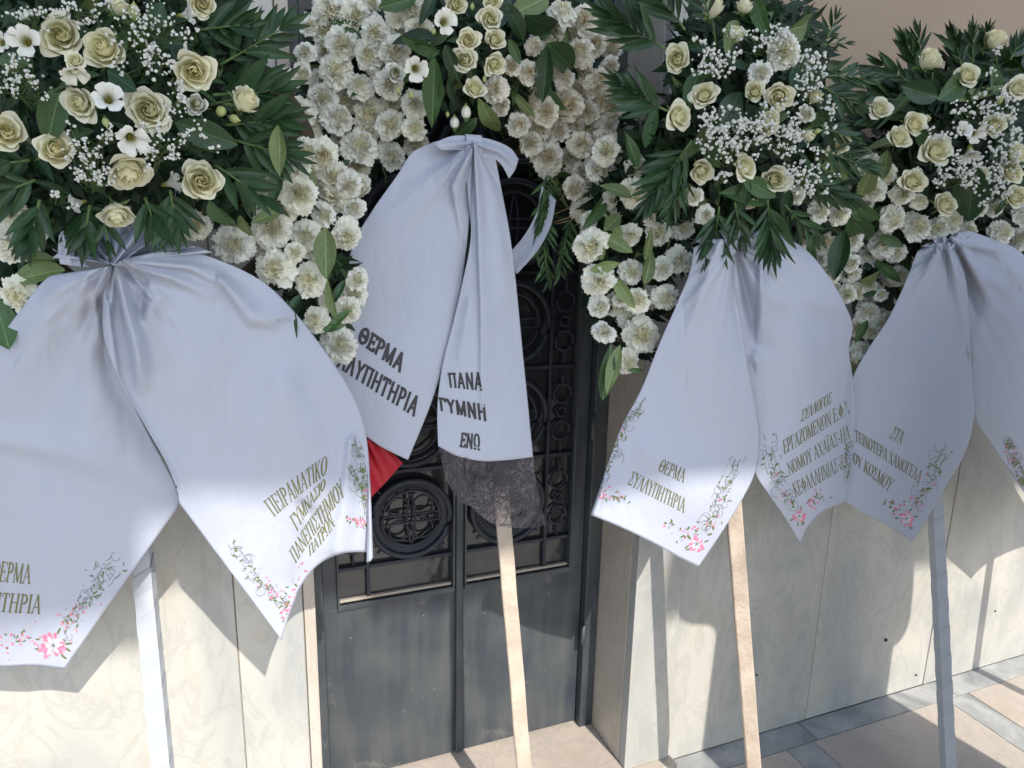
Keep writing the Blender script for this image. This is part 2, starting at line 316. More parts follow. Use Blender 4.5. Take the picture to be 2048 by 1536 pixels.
# ------------------------------------------------------------------ setting: ground
fl = Geo(); fl.add([(-60,-80,-0.03),(60,-80,-0.03),(60,.4,-0.03),(-60,.4,-0.03)], [(0,1,2,3)])
ground = build(fl, 'ground', mat('grey_paving', (0.20, 0.20, 0.20), 0.9, 0.2, 3), kind='structure')
floor = bpy.data.objects.new('floor', None); COL.objects.link(floor); floor.location = (1.0, -0.8, 0); WL['floor'] = Vector((1.0,-.8,0)); floor['kind'] = 'structure'
fb = Geo(); fb.box(-1.6, 4.2, -2.6, 0.0, -0.028, -0.006); build(fb, 'grout_bed', MT['grout'], floor)
G_ = 0.0015
P0, PIT, SW = 1.53, 0.712, 0.110
def slab(x0, x1, y0, y1, m, name):
    s = Geo(); s.box(x0+G_, x1-G_, y0+G_, y1-G_, -0.02, rnd.uniform(-.0006, .0006), 0.0012); build(s, name, m, floor)
xs = []
k = -4
while P0 + PIT*k < 4.1: xs.append(P0 + PIT*k); k += 1
ys = [-0.088 - PIT*i for i in range(4)]
for a, b_ in ((-1.6, -.95), (-.95, -.3), (-.3, .35), (.35, 1.0), (1.0, 1.66), (1.66, 2.30), (2.30, 2.96), (2.96, 3.6), (3.6, 4.2)): slab(a, b_, -0.088, 0.0, MT['grey'], 'border_slab')
for i, x in enumerate(xs):
    for j in range(3):
        y1 = ys[j]; y0 = ys[j+1]
        slab(x, x+SW, y0, y1, MT['grey'], 'strip_slab')
        slab(x+SW, x+PIT, y0+SW, y1, MT['slab'], 'floor_slab')
        slab(x+SW, x+PIT, y0, y0+SW, MT['grey'], 'strip_slab')

# ------------------------------------------------------------------ facade
DY = 0.22
OL, OR_ = 0.127, 0.985                                         # door opening
fac = thing('facade', (1.0, 0.0, 0.0), 'house front of pale marble slabs with beige plaster above, behind the wreaths', 'wall')
bk = Geo(); bk.box(-2.6, OL-0.02, 0.022, 0.5, 0, 5.2); build(bk, 'wall', MT['plaster'], fac)
bk = Geo(); bk.box(OR_+0.02, 4.6, 0.022, 0.5, 0, 5.2); build(bk, 'wall', MT['plaster'], fac)
bk = Geo(); bk.box(OL-0.02, OR_+0.02, 0.022, 0.5, 2.75, 5.2); build(bk, 'wall', MT['plaster'], fac)
def panel(x0, x1, z0, z1, m='marble', y0=0.0, name='marble_panel', y1=0.021):
    s = Geo(); s.box(x0+0.0012, x1-0.0012, y0, y1, z0, z1, 0.0016); return build(s, name, MT[m], fac)
HL, HR = 2.6, 1.66
for q in ((-2.26, .105, HL), (1.12, 3.9, HR)):
    s = Geo(); s.box(q[0]+.004, q[1]-.004, .0045, .0165, .004, q[2]-.004); build(s, 'joint_mortar', MT['grout'], fac)
for a, b_ in ((-2.26, -1.71), (-1.71, -1.16), (-1.16, -0.61), (-0.61, -0.046), (-0.046, 0.0996)):
    panel(a, b_, 0.0, HL, y0=rnd.uniform(-.001, .001))
panel(0.0996, OL, 0.0, HL, 'marble_w', -0.006, 'door_casing')
panel(OR_, 1.140, 0.025, HR+0.5, 'marble', -0.012, 'door_casing')
for a, b_ in ((1.140, 1.69), (1.69, 2.238), (2.238, 2.79), (2.79, 3.34), (3.34, 3.9)):
    panel(a, b_, 0.0, HR, y0=rnd.uniform(-.001, .001))
s = Geo(); s.box(OR_+.002, 1.152, -0.045, -0.002, 0, 0.024, 0.003); build(s, 'casing_foot', MT['marble_w'], fac)
s = Geo(); s.box(1.142, 3.9, -0.006, 0.02, HR+.001, HR+0.03, 0.004); build(s, 'ledge', MT['marble_w'], fac)
# reveals
s = Geo(); s.box(OR_, OR_+0.019, 0.0225, DY+0.06, 0.026, HR+1.2, 0.001); build(s, 'door_reveal', MT['marble_w'], fac)
s = Geo(); s.box(OL-0.019, OL, 0.0225, DY+0.06, 0.026, HL, 0.001); build(s, 'door_reveal', MT['marble_w'], fac)
s = Geo(); s.box(OL, OR_, -0.02, DY+0.06, 0.0, 0.03, 0.004); build(s, 'threshold', MT['slab'], fac)
for px, py in ((1772,1280),(1990,1222),(1513,1350),(1832,1350)):
    p = at(px, py, -0.001); s = Geo(); r_ = .006 if px in (1772,) else .0035
    s.tube([(p.x, -.0035, p.z), (p.x, 0.002, p.z)], r_, 9); build(s, 'anchor_plug', MT['iron'], fac)

# ------------------------------------------------------------------ door
door = thing('metal_door', (0.55, DY, 0.03), 'dark blue-grey metal door with wrought iron medallions over glass', 'door')
FXL, FXR = OL+0.001, OR_-0.001
s = Geo(); s.box(FXL, FXL+0.035, DY-0.03, DY+0.04, 0.031, 2.7, .003); s.box(FXR-0.045, FXR, DY-0.03, DY+0.04, 0.031, 2.7, .003); build(s, 'door_frame', MT['metal'], door)
XM = 0.541
ZB, ZT = 0.592, 2.45
leaves = ((FXL+0.037, XM-0.002, 0.2075, XM-0.018), (XM+0.002, FXR-0.047, XM+0.022, 0.889))
def ring(g_, x, y, z, R, r, n=36, flat=1.0):
    g_.tube([(x+R*math.cos(2*math.pi*i/n), y, z+R*math.sin(2*math.pi*i/n)) for i in range(n+1)], r, 6, caps=False)
for li, (a, b_, ga, gb) in enumerate(leaves):
    s = Geo()
    s.box(a, b_, DY, DY+0.03, 0.036, ZB-0.012, .002)                    # lower sheet
    s.box(a, ga, DY, DY+0.03, ZB-0.0118, ZT, .002); s.box(gb, b_, DY, DY+0.03, ZB-0.0118, ZT, .002)
    build(s, 'door_leaf', MT['metal'], door)
    s = Geo(); s.box(ga-.006, gb+.006, DY-0.010, DY-.0006, ZB-0.016, ZB-0.001, .002); s.box(ga-.006, ga, DY-0.010, DY-.0006, ZB, ZT, .0015); s.box(gb, gb+.006, DY-0.010, DY-.0006, ZB, ZT, .0015)
    build(s, 'glazing_bead', MT['metal'], door)
    sl = Geo(); sl.box(ga+.001, gb-.001, DY+.0035, DY+.0165, ZB-.0005, ZB+.0075, .002); build(sl, 'glass_sill', MT['marble_w'], door)
    nx = ga+0.079 if li == 0 else gb-0.079
    cxm = (nx+gb)/2 if li == 0 else (ga+nx)/2
    s = Geo(); s.box(nx-.005, nx+.005, DY+0.002, DY+0.016, ZB+.0085, ZT, .0015)
    z = 0.688; bars = [z]
    while z + 0.262 < ZT: z += 0.262; bars.append(z)
    for zz in bars: s.box(ga+.001, nx-.0055, DY+.002, DY+.015, zz-.005, zz+.005, .0015); s.box(nx+.0055, gb-.001, DY+.002, DY+.015, zz-.005, zz+.005, .0015)
    build(s, 'glazing_bar', MT['iron'], door)
    zs = [ZB] + bars
    for i in range(len(zs)-1):
        for (xa, xb) in ((ga, nx), (nx, gb)):
            p = Geo(); p.box(xa+.001, xb-.001, DY+.017, DY+.022, zs[i]+.001, zs[i+1]-.001); build(p, 'pane', MT['glass'], door)
    for zz in bars[:-1]:
        zc = zz + 0.124 + 0.004
        m_ = Geo(); R = 0.108; ring(m_, cxm, DY-0.010, zc, R, .0085); ring(m_, cxm, DY-0.005, zc, R*.74, .0045)
        if zz < .7: m_.grid([[(cxm+R*k_*math.cos(a_*.1745), DY-.002+(.004 if k_ < .9 else 0), zc+R*k_*math.sin(a_*.1745)) for a_ in range(37)] for k_ in (.78, .88, .98)])
        for q in range(4 if zz < .7 else 0):                            # four open lobes
            an = math.pi/4 + q*math.pi/2
            lx, lz = cxm + .43*R*math.cos(an), zc + .43*R*math.sin(an)
            m_.tube([(lx+.26*R*math.cos(t), DY-.003, lz+.26*R*math.sin(t)) for t in [an+math.pi*1.15+2*math.pi*.85*i/20 for i in range(21)]], .0035, 5)
        m_.box(cxm-R*.7, cxm+R*.7, DY-.008, DY-.002, zc-.0145, zc-.0095, .001); m_.box(cxm-R*.7, cxm+R*.7, DY-.008, DY-.002, zc+.0095, zc+.0145, .001)
        for sx in (-1, 1):                                              # pointed lens
            m_.tube([(cxm + sx*.012*math.cos(t*math.pi/2), DY-.004, zc + t*R*.72) for t in [i/8-1 for i in range(17)]], .0034, 5)
        for q in range(4):
            an = math.pi/4+q*math.pi/2
            m_.tube([(cxm+R*1.05*math.cos(an), DY-.004, zc+R*1.05*math.sin(an)), (cxm+R*1.22*math.cos(an), DY-.002, zc+R*1.18*math.sin(an))], .006, 5, r2=.003)
        build(m_, 'medallion', MT['iron'], door, True)
        c_ = Geo(); cxs = (ga+nx)/2 if li == 0 else (nx+gb)/2
        for dz, rr in ((.055, .028), (-.055, .028), (0, .014)):
            ring(c_, cxs, DY+.004, zc+dz, rr, .0042, 20)
        c_.tube([(cxs, DY+.004, zc-.118), (cxs, DY+.004, zc-.083)], .004, 5); c_.tube([(cxs, DY+.004, zc+.083), (cxs, DY+.004, zc+.118)], .004, 5)
        build(c_, 'scrollwork', MT['iron'], door, True)
s = Geo(); s.box(XM-.010, XM+.010, DY-.014, DY-.0007, 0.04, ZT, .003); build(s, 'meeting_bar', MT['metal'], door)
for zz in (.33, 1.0):
    s = Geo(); s.tube([(FXR-.05, DY-.034, zz), (FXR-.05, DY-.034, zz+.07)], .007, 8); build(s, 'hinge', MT['metal'], door, True)
s = Geo(); s.box(FXL, FXR, DY+.055, DY+.07, 0, 2.75); build(s, 'inner_blackout', MT['iron'], door)
s = Geo(); s.box(FXL+.036, FXR-.046, DY-.0, DY+.03, ZT+.002, 2.74, .002); build(s, 'transom', MT['metal'], door)

# ------------------------------------------------------------------ flower meshes
def carnation(seed, npet=30):
    r = random.Random(seed); g_ = Geo()
    for i in range(npet):
        f = (i+.5)/npet; az = i*2.39996 + r.uniform(-.22, .22); el = (f**.65)*1.60 + r.uniform(-.18, .10)   # 0 = along the axis
        Lr = .90 + r.uniform(-.16, .14); wid = r.uniform(.85, 1.25)*(.42+.58*f); ph = r.uniform(0, 6.28); tw = r.uniform(-.7, .7)*(1.15-f)
        rows = 5; cols = 12; P = []
        for a in range(rows):
            t = a/(rows-1); row = []
            for c in range(cols):
                u = c/(cols-1)*2-1
                w_ = wid*(.12+.88*t**.75); rr = Lr*(.18+.82*t)*(1-.26*u*u*t)
                rr += ((.05 if c % 2 else -.04)+.06*math.sin(u*4+ph*3)) if a == rows-1 else 0
                ruff = (.13*math.sin(u*5+ph)+.055*math.sin(u*11+ph*2))*t**1.3
                ang = el + .36*t*t*f - .05
                x = math.sin(ang)*rr; z = math.cos(ang)*rr*.72
                x += -math.cos(ang)*ruff; z += math.sin(ang)*ruff+.06*t*u*tw; y = u*w_*.60
                y2 = y*math.cos(tw)-(ruff*.8)*math.sin(tw)
                row.append((x*math.cos(az)-y2*math.sin(az), x*math.sin(az)+y2*math.cos(az), z-.15))
            P.append(row)
        g_.grid(P)
    for i in range(26):
        rr = .50*math.sqrt((i+.5)/26); az = i*2.39996; cx_, cy_ = rr*math.cos(az), rr*math.sin(az); sp = r.uniform(0, 6.28); P = []
        zc = .50-.30*rr*rr+r.uniform(-.05, .05); ph = r.uniform(0, 6.28)
        for a in range(3):
            t = a/2; P.append([(cx_+(c/6-.5)*.36*math.cos(sp)-(.10*t-.03*math.sin(c*2.1+ph))*math.sin(sp), cy_+(c/6-.5)*.36*math.sin(sp)+(.10*t-.03*math.sin(c*2.1+ph))*math.cos(sp), zc-.30+.34*t+(.05 if c % 2 and a == 2 else 0)) for c in range(7)])
        g_.grid(P)
    P = [[(.62*math.sin(a/6*1.6)*math.cos(b_*.5236), .62*math.sin(a/6*1.6)*math.sin(b_*.5236), .30*math.cos(a/6*1.6)-.02+.03*math.sin(b_*3+a)) for b_ in range(13)] for a in range(7)]
    g_.grid(P)
    g_.tube([(0,0,-.85),(0,0,-.6),(0,0,-.2),(0,0,.0)], .05, 7, r2=.30, mi=1)
    return g_
def rose(seed, openness=1.0, npet=26):
    r = random.Random(seed); g_ = Geo()
    for i in range(npet):
        f = i/(npet-1); az = i*2.39996+r.uniform(-.25,.25)
        span = 3.0 - 1.05*f; R = (.07 + .66*f**1.05)*(.78+.22*openness); zt = .50-.34*f*f+r.uniform(-.02,.03)
        curl = .26*max(0, f-.35)**1.2*openness; close = .55*max(0, 1-f*1.9)
        rows, cols = 8, 11; P = []; ph = r.uniform(0,6.28); sh = r.uniform(-.4, .4)
        for a in range(rows):
            t = a/(rows-1); row = []
            for c in range(cols):
                u = c/(cols-1)*2-1
                edge = math.sqrt(max(0, 1-abs(u)**3.6)); tt = t*(.35+.65*edge)
                prof = R*(.35+.65*math.sin(min(1, tt*1.35)*math.pi/2)); zz = -.50+(zt+.50)*tt
                if tt > .5: q = (tt-.5)/.5; prof *= 1-close*q*q
                if tt > .72:
                    q = (tt-.72)/.28; k_ = 1+.35*math.cos((u-sh)*2.4); prof += curl*q**1.5*k_; zz -= curl*.75*q*q*k_
                prof += .018*math.sin(u*5+ph)*t*(.4+f)
                if f > .5 and a == rows-1: prof += .09*max(0, 1-abs(u-sh)*3); zz -= .02
                rr = prof + .05*u*(.25+f)
                an = az+u*span/2*(1-.10*t)
                row.append((rr*math.cos(an), rr*math.sin(an), zz+.018*math.sin(u*4+ph)*t))
            P.append(row)
        g_.grid(P)
    g_.tube([(0,0,-.78),(0,0,-.6),(0,0,-.42)], .10, 8, r2=.34, mi=1)
    for q in range(5):
        an = q*1.2566+.3; ca, sa = math.cos(an), math.sin(an)
        g_.add([(ca*.2-sa*.1, sa*.2+ca*.1, -.50), (ca*.2+sa*.1, sa*.2-ca*.1, -.50), (ca*.62+sa*.04, sa*.62-ca*.04, -.42), (ca*.9, sa*.9, -.56)], [(0,1,2),(0,2,3)], 1)
    return g_
def lisianthus(seed):
    r = random.Random(seed); g_ = Geo(); n = 7
    for i in range(n):
        az = i*2*math.pi/n*1.0 + r.uniform(-.12,.12) + (0.4 if i % 2 else 0); rows, cols = 7, 8; P = []; ph = r.uniform(0,6.28); lift = r.uniform(.0,.22)
        for a in range(rows):
            t = a/(rows-1); row = []
            for c in range(cols):
                u = c/(cols-1)*2-1
                e_ = math.sqrt(max(0,1-abs(u)**2.6)); tt = t*(.55+.45*e_)
                R = .10+.80*tt**1.35; z = -.70 + 1.15*(1-(1-tt)**1.7) + lift*tt - .16*tt**5
                R += .04*math.sin(u*5+ph)*tt; z += .06*math.sin(u*4+ph*1.7)*tt
                an = az+u*(.84)*(1-.20*t)
                row.append((R*math.cos(an), R*math.sin(an), z))
            P.append(row)
        g_.grid(P)
    g_.tube([(0,0,-.66),(0,0,-.46),(0,0,-.34)], .20, 9, r2=.13, mi=2)
    for q in range(6):
        an = q*1.05; g_.tube([(0,0,-.4),(.13*math.cos(an), .13*math.sin(an), -.02)], .03, 4, r2=.045, mi=2)
    g_.tube([(0,0,-.85),(0,0,-.62)], .05, 7, r2=.14, mi=1)
    return g_
def budg(seed):
    g_ = Geo(); n = 10
    for i in range(3):
        P = []
        for a in range(9):
            t = a/8; row = []
            for c in range(9):
                u = c/8; an = i*2.09+u*3.0+t*1.1
                R = .46*math.sin(min(1,.08+t*1.02)*math.pi)**.7*(1-.08*u) + .02*i; row.append((R*math.cos(an), R*math.sin(an), -.7+1.4*t))
            P.append(row)
        g_.grid(P, 0)
    g_.tube([(0,0,-.95),(0,0,-.7),(0,0,-.55)], .10, 7, r2=.34, mi=1)
    return g_
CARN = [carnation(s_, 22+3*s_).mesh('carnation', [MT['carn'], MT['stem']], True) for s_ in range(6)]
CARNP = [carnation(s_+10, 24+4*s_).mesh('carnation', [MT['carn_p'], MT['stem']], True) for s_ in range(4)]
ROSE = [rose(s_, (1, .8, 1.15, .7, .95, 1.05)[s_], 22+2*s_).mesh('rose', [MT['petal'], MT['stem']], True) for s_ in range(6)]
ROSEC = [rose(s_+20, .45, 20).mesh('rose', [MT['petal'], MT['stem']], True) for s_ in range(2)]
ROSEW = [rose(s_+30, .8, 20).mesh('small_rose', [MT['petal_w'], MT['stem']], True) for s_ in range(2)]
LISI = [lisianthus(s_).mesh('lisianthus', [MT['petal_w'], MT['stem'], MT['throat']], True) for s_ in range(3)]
BUD = [budg(s_).mesh('flower_bud', [MT['bud'], MT['stem']], True) for s_ in range(2)]
BUDW = [budg(s_).mesh('flower_bud', [MT['petal_w'], MT['stem']], True) for s_ in range(2)]
def leafg(seed, w=.18, pointy=1.0, bend=.18, fold=.55):
    r = random.Random(seed); g_ = Geo(); P = []; n = 9; tw = r.uniform(-.35,.35)
    for i in range(n+1):
        t = i/n; wd = w*(math.sin(math.pi*min(1, t**.85))**(.75*pointy) if 0 < t < 1 else 0.02)
        if i == 0: wd = w*.08
        row = []
        for c in range(5):
            u = c/2-1
            x = u*wd; z = -abs(u)*wd*-fold - bend*t*t + tw*u*wd*t + .012*math.sin(t*9+u*2+seed)
            row.append((x, t, z))
        P.append(row)
    g_.grid(P)
    return g_
LEAF = {}
for key, w, po, be in (('leaf', .125, 1.15, .18), ('broad', .165, 1.0, .22), ('leaflet', .075, 1.25, .10), ('wide_leaflet', .11, 1.15, .14)):
    for mk in ('leaf_d', 'leaf_m', 'leaf_l', 'palm'):
        LEAF[key, mk] = [leafg(s_, w, po, be*k_).mesh('leaf', MT[mk], True) for s_, k_ in ((1, 1), (2, -.6), (3, 1.7))]

def facing(p, tilt, az, spin):                                # matrix with local Z looking at the camera side, tilted
    d = (Vector((CAM.x, CAM.y, CAM.z)) - p).normalized()
    d = (d*.55 + Vector((0, -1, .12)).normalized()*.45).normalized()
    x = Vector((0,0,1)).cross(d).normalized(); u = d.cross(x).normalized()     # x towards the right, u up
    z = (d*math.cos(tilt) + (x*math.cos(az) + u*math.sin(az))*math.sin(tilt)).normalized()
    q = z.to_track_quat('Z', 'Y').to_matrix() @ Matrix.Rotation(spin, 3, 'Z')
    return q
def flower(meshes, name, px, py, r, y, parent, tilt=None, az=None, sq=1.0):
    if name == 'rose' and sq == 1.0: sq = rnd.uniform(.84, 1.0); r *= rnd.uniform(.93, 1.08)
    if name == 'carnation': r *= rnd.uniform(.92, 1.16); sq = rnd.uniform(.84, 1.0)
    p = at(px, py, y); s_ = r*scl(p)
    tilt = rnd.uniform(.0, .45) if tilt is None else tilt
    az = rnd.uniform(0, 6.28) if az is None else az
    R = facing(p, tilt, az, rnd.uniform(0, 6.28)).to_4x4()
    m = Matrix.Translation(p) @ R @ Matrix.Diagonal((s_, s_*sq, s_*rnd.uniform(.9, 1.1), 1))
    return inst(rnd.choice(meshes), name, m, parent)
def leaf(kind, mk, p0, p1, parent, roll=None, name='leaf', wmul=1.0):
    v = p1-p0; L_ = v.length; yv = v.normalized()
    d = (CAM-(p0+p1)/2).normalized(); zv = (d - yv*d.dot(yv)).normalized(); xv = yv.cross(zv)
    R = Matrix((xv, yv, zv)).transposed()
    roll = rnd.uniform(-.9, .9) if roll is None else roll
    R = R @ Matrix.Rotation(roll, 3, 'Y')
    m = Matrix.Translation(p0) @ R.to_4x4() @ Matrix.Diagonal((L_*wmul, L_, L_, 1))
    return inst(rnd.choice(LEAF[kind, mk]), name, m, parent)
def frond(x0, y0, x1, y1, parent, yb, yt=None, n=6, Lp=80, wide=False, ang=.75, mk='palm', curve=0.0):
    yt = yb if yt is None else yt
    a, b_ = np.array([x0, y0], float), np.array([x1, y1], float); d = b_-a; L_ = np.linalg.norm(d); d /= L_; nrm = np.array([-d[1], d[0]])
    pts = []; pxs = []
    for i in range(9):
        t = i/8; q = a+d*L_*t+nrm*curve*L_*t*t; pxs.append(q); pts.append(at(q[0], q[1], yb+(yt-yb)*t))
    g_ = Geo(); g_.tube(pts, .0022, 5, r2=.001); f = build(g_, 'palm_frond', MT['stem'], parent, True)
    kind = 'wide_leaflet' if wide else 'leaflet'
    for i in range(n):
        t = .18+.80*i/(n-1) if n > 1 else .5
        q = a+d*L_*t+nrm*curve*L_*t*t; yy = yb+(yt-yb)*t
        for sgn in (-1, 1):
            an = sgn*(ang*(1.15-.75*t)+rnd.uniform(-.1,.1)); ca, sa = math.cos(an), math.sin(an)
            dd = np.array([d[0]*ca-d[1]*sa, d[0]*sa+d[1]*ca]); ll = Lp*(.75+.35*math.sin(math.pi*min(1, t+.15)))*rnd.uniform(.85,1.1)
            e_ = q+dd*ll
            leaf(kind, mk, at(q[0], q[1], yy), at(e_[0], e_[1], yy+rnd.uniform(-.035,.02)), f, rnd.uniform(-.5,.5), 'leaflet', rnd.uniform(.9,1.15))
    e_ = b_+nrm*curve*L_+d*Lp*.8
    leaf(kind, mk, pts[-1], at(e_[0], e_[1], yt-.01), f, rnd.uniform(-.3,.3), 'leaflet')
    return f
def gyps(blobs, yf, parent, dens=1.0, rp=(2.0, 4.2)):
    """baby's breath: little many-petalled balls on hair-thin stalks, joined (nobody could count them)"""
    g_ = Geo(); st = Geo(); ico = []
    bm = bmesh.new(); bmesh.ops.create_icosphere(bm, subdivisions=1, radius=1)
    bm.verts.index_update(); iv = [v.co.copy() for v in bm.verts]; iff = [[v.index for v in f.verts] for f in bm.faces]; bm.free()
    for (cx_, cy_, rx, ry, cnt) in blobs:
        cl = [(rnd.gauss(0, .45), rnd.gauss(0, .45)) for _ in range(max(3, int(cnt/6)))]
        root = at(cx_, cy_+ry*.6, yf(cx_, cy_)+.07)
        for _ in range(int(cnt*dens*.85)):
            c_ = rnd.choice(cl); x = cx_+(c_[0]+rnd.gauss(0,.13))*rx; y = cy_+(c_[1]+rnd.gauss(0,.13))*ry
            dep = yf(cx_, cy_)+rnd.uniform(-.045,.02)
            p = at(x, y, dep); r_ = rnd.uniform(*rp)*scl(p)
            R = Matrix.Rotation(rnd.uniform(0,6), 3, Vector((rnd.random()+.01, rnd.random(), rnd.random())).normalized())
            g_.add([p + R @ (v*r_*rnd.uniform(.72, 1.2)) for v in iv], iff)
            if rnd.random() < .5:
                mid = (p+root)/2+Vector((rnd.uniform(-.01,.01), .01, rnd.uniform(-.01,.01)))
                st.tube([root, mid, p], .00045, 3, caps=False)
    build(g_, 'baby_breath', MT['gyp'], parent, False, 'stuff')
    if st.v: build(st, 'baby_breath_stalks', MT['stem'], parent, False, 'stuff')
def fill(circles, yf, parent, nleaf=110, nfern=2600, mks=('leaf_d','leaf_d','leaf_m','leaf_m','leaf_l'), avoid=None, Lr=(45,95)):
    W = [c[2]**2 for c in circles]
    def pick():
        c = rnd.choices(circles, W)[0]; a_ = rnd.uniform(0, 6.28); r_ = c[2]*math.sqrt(rnd.random())
        return c[0]+r_*math.cos(a_), c[1]+r_*math.sin(a_)
    g_ = Geo()
    for _ in range(nfern):
        x, y = pick(); dep = yf(x, y)+rnd.uniform(.035, .12)
        a_ = rnd.uniform(0, 6.28); L_ = rnd.uniform(22, 58); w_ = rnd.uniform(4, 11)
        p0 = at(x, y, dep); p1 = at(x+L_*math.cos(a_), y+L_*math.sin(a_), dep+rnd.uniform(-.03,.02))
        n_ = Vector((-(math.sin(a_)), rnd.uniform(-.6,.6), -math.cos(a_)))*(w_*scl(p0)); pm = p0.lerp(p1, .45)
        g_.add([p0, pm+n_, p1, pm-n_], [(0,1,2,3)])
    build(g_, 'fern_foliage', MT['fern'], parent, False, 'stuff')
    for _ in range(nleaf):
        x, y = pick(); a_ = rnd.uniform(0, 6.28); L_ = rnd.uniform(*Lr)
        dep = yf(x, y)+rnd.uniform(.02, .07)
        mk = rnd.choice(mks)
        leaf(rnd.choice(('leaf','broad','leaf')), mk, at(x, y, dep), at(x+L_*math.cos(a_), y+L_*math.sin(a_), dep+rnd.uniform(-.04,.02)), parent, rnd.uniform(-1.1,1.1))
def straw_ring(parent, cx_, cy_, rx, ry, y, a0=0, a1=360, r=.028):
    g_ = Geo(); g_.tube([at(cx_+rx*math.cos(math.radians(a)), cy_+ry*math.sin(math.radians(a)), y) for a in range(a0, a1+1, 10)], r, 10)
    build(g_, 'straw_ring', MT['straw'], parent, True)
def stems(lst, parent, mk='stem', r=.0022, name='stem'):
    for (x0, y0, x1, y1, y) in lst:
        g_ = Geo(); a = at(x0, y0, y); b_ = at(x1, y1, y+.03); m_ = (a+b_)/2+Vector((rnd.uniform(-.004,.004), .004, 0))
        g_.tube([a, m_, b_], r, 6, r2=r*.8); build(g_, name, MT[mk], parent, True)

# ------------------------------------------------------------------ ribbons
def ridge_off(x, y, ridges):
    o = 0.0
    for R in ridges:
        pts, wl_, wr_, amp = R[0], R[1], R[2], R[3]
        best = None; tot = len(pts)-1
        for i in range(tot):
            ax, ay = pts[i]; bx, by = pts[i+1]; dx, dy = bx-ax, by-ay; l2 = dx*dx+dy*dy
            t = max(0, min(1, ((x-ax)*dx+(y-ay)*dy)/l2)); qx, qy = ax+dx*t-x, ay+dy*t-y
            dist = math.hypot(qx, qy); side = (dx*(y-ay)-dy*(x-ax))
            if best is None or dist < best[0]: best = (dist, side, (i+t)/tot)
        w_ = wl_ if best[1] > 0 else wr_
        if best[0] < 3*w_:
            gr = min(1, 1.15-.9*best[2]) if len(R) < 5 else R[4](best[2])
            ww = w_*(.45+.85*best[2]) if len(R) < 6 else w_
            o += 1.9*amp*math.exp(-(best[0]/ww)**2)*gr
    return o
def cloth(top, right, bottom, left, depth, ridges, nu=70, nv=110, wob=.004, seed=0.0, knot=None):
    T, B = cr(top, nu), cr(bottom, nu); Lf, Rt = cr(left, nv), cr(right, nv)
    P = []; PX = []
    for j in range(nv):
        v = j/(nv-1); row = []
        for i in range(nu):
            u = i/(nu-1)
            q = (1-v)*T[i]+v*B[i]+(1-u)*Lf[j]+u*Rt[j]-((1-u)*(1-v)*T[0]+u*(1-v)*T[-1]+(1-u)*v*B[0]+u*v*B[-1])
            y = depth(u, v) - ridge_off(q[0], q[1], ridges)
            if knot:
                rx_, ry_ = q[0]-knot[0], q[1]-knot[1]; rr_ = math.hypot(rx_, ry_); th = math.atan2(rx_, ry_)
                wv = mnoise.noise(Vector((th*4.5, seed, rr_/300)))+.6*mnoise.noise(Vector((th*11, seed+7, rr_/200)))
                y -= .016*wv*math.exp(-rr_/knot[2])*min(1, rr_/14)
            y += .0016*(1-abs(mnoise.noise(Vector((q[0]/38+seed, q[1]/95, seed*2)))*2.2))**3*(1-.55*v)
            y += wob*mnoise.noise(Vector((q[0]/130+seed, q[1]/210, seed)))*2 + wob*.35*mnoise.noise(Vector((q[0]/45+seed, q[1]/80, seed+3)))
            row.append(at(q[0], q[1], y))
        P.append(row)
    g_ = Geo(); g_.grid(P); return g_
def add_cloth(g_, name, m, parent, thick=.0007):
    o = build(g_, name, m, parent, True)
    if thick:
        md = o.modifiers.new('Solidify', 'SOLIDIFY'); md.thickness = thick; md.offset = 0
    return o
class Print:
    def __init__(s, g_): s.b = BVHTree.FromPolygons([Vector(v) for v in g_.v], g_.f); s.g = {}
    def q(s, x, y, lift=.0012):
        d = ray(x, y).normalized(); h = s.b.ray_cast(CAM, d)
        return None if h[0] is None else h[0] - d*lift
    def poly(s, pts, mk, lift=.0012):
        vs = [s.q(p[0], p[1], lift) for p in pts]
        if any(v is None for v in vs): return
        s.g.setdefault(mk, Geo()).add(vs, [tuple(range(len(vs)))])
    def line(s, pts, w, mk, lift=.0013):
        for a, b_ in zip(pts, pts[1:]):
            d = np.array(b_, float)-np.array(a, float); L_ = np.linalg.norm(d)
            if L_ < 1e-6: continue
            n_ = np.array([-d[1], d[0]])/L_*w/2; e_ = d/L_*w*.25
            a_, c_ = np.array(a)-e_, np.array(b_)+e_
            s.poly([a_+n_, c_+n_, c_-n_, a_-n_], mk, lift)
    def done(s, names, parent):
        for mk, g_ in s.g.items(): build(g_, names.get(mk, 'print'), MT[mk], parent, kind=None if 'ink' in mk else 'stuff')
        s.g = {}

def arc(cx_, cy_, rx, ry, a0, a1, n=12): return [(cx_+rx*math.cos(math.radians(a0+(a1-a0)*i/n)), cy_+ry*math.sin(math.radians(a0+(a1-a0)*i/n))) for i in range(n+1)]
def SER(x, y): return ('s', [(x-.11, y), (x+.11, y)])
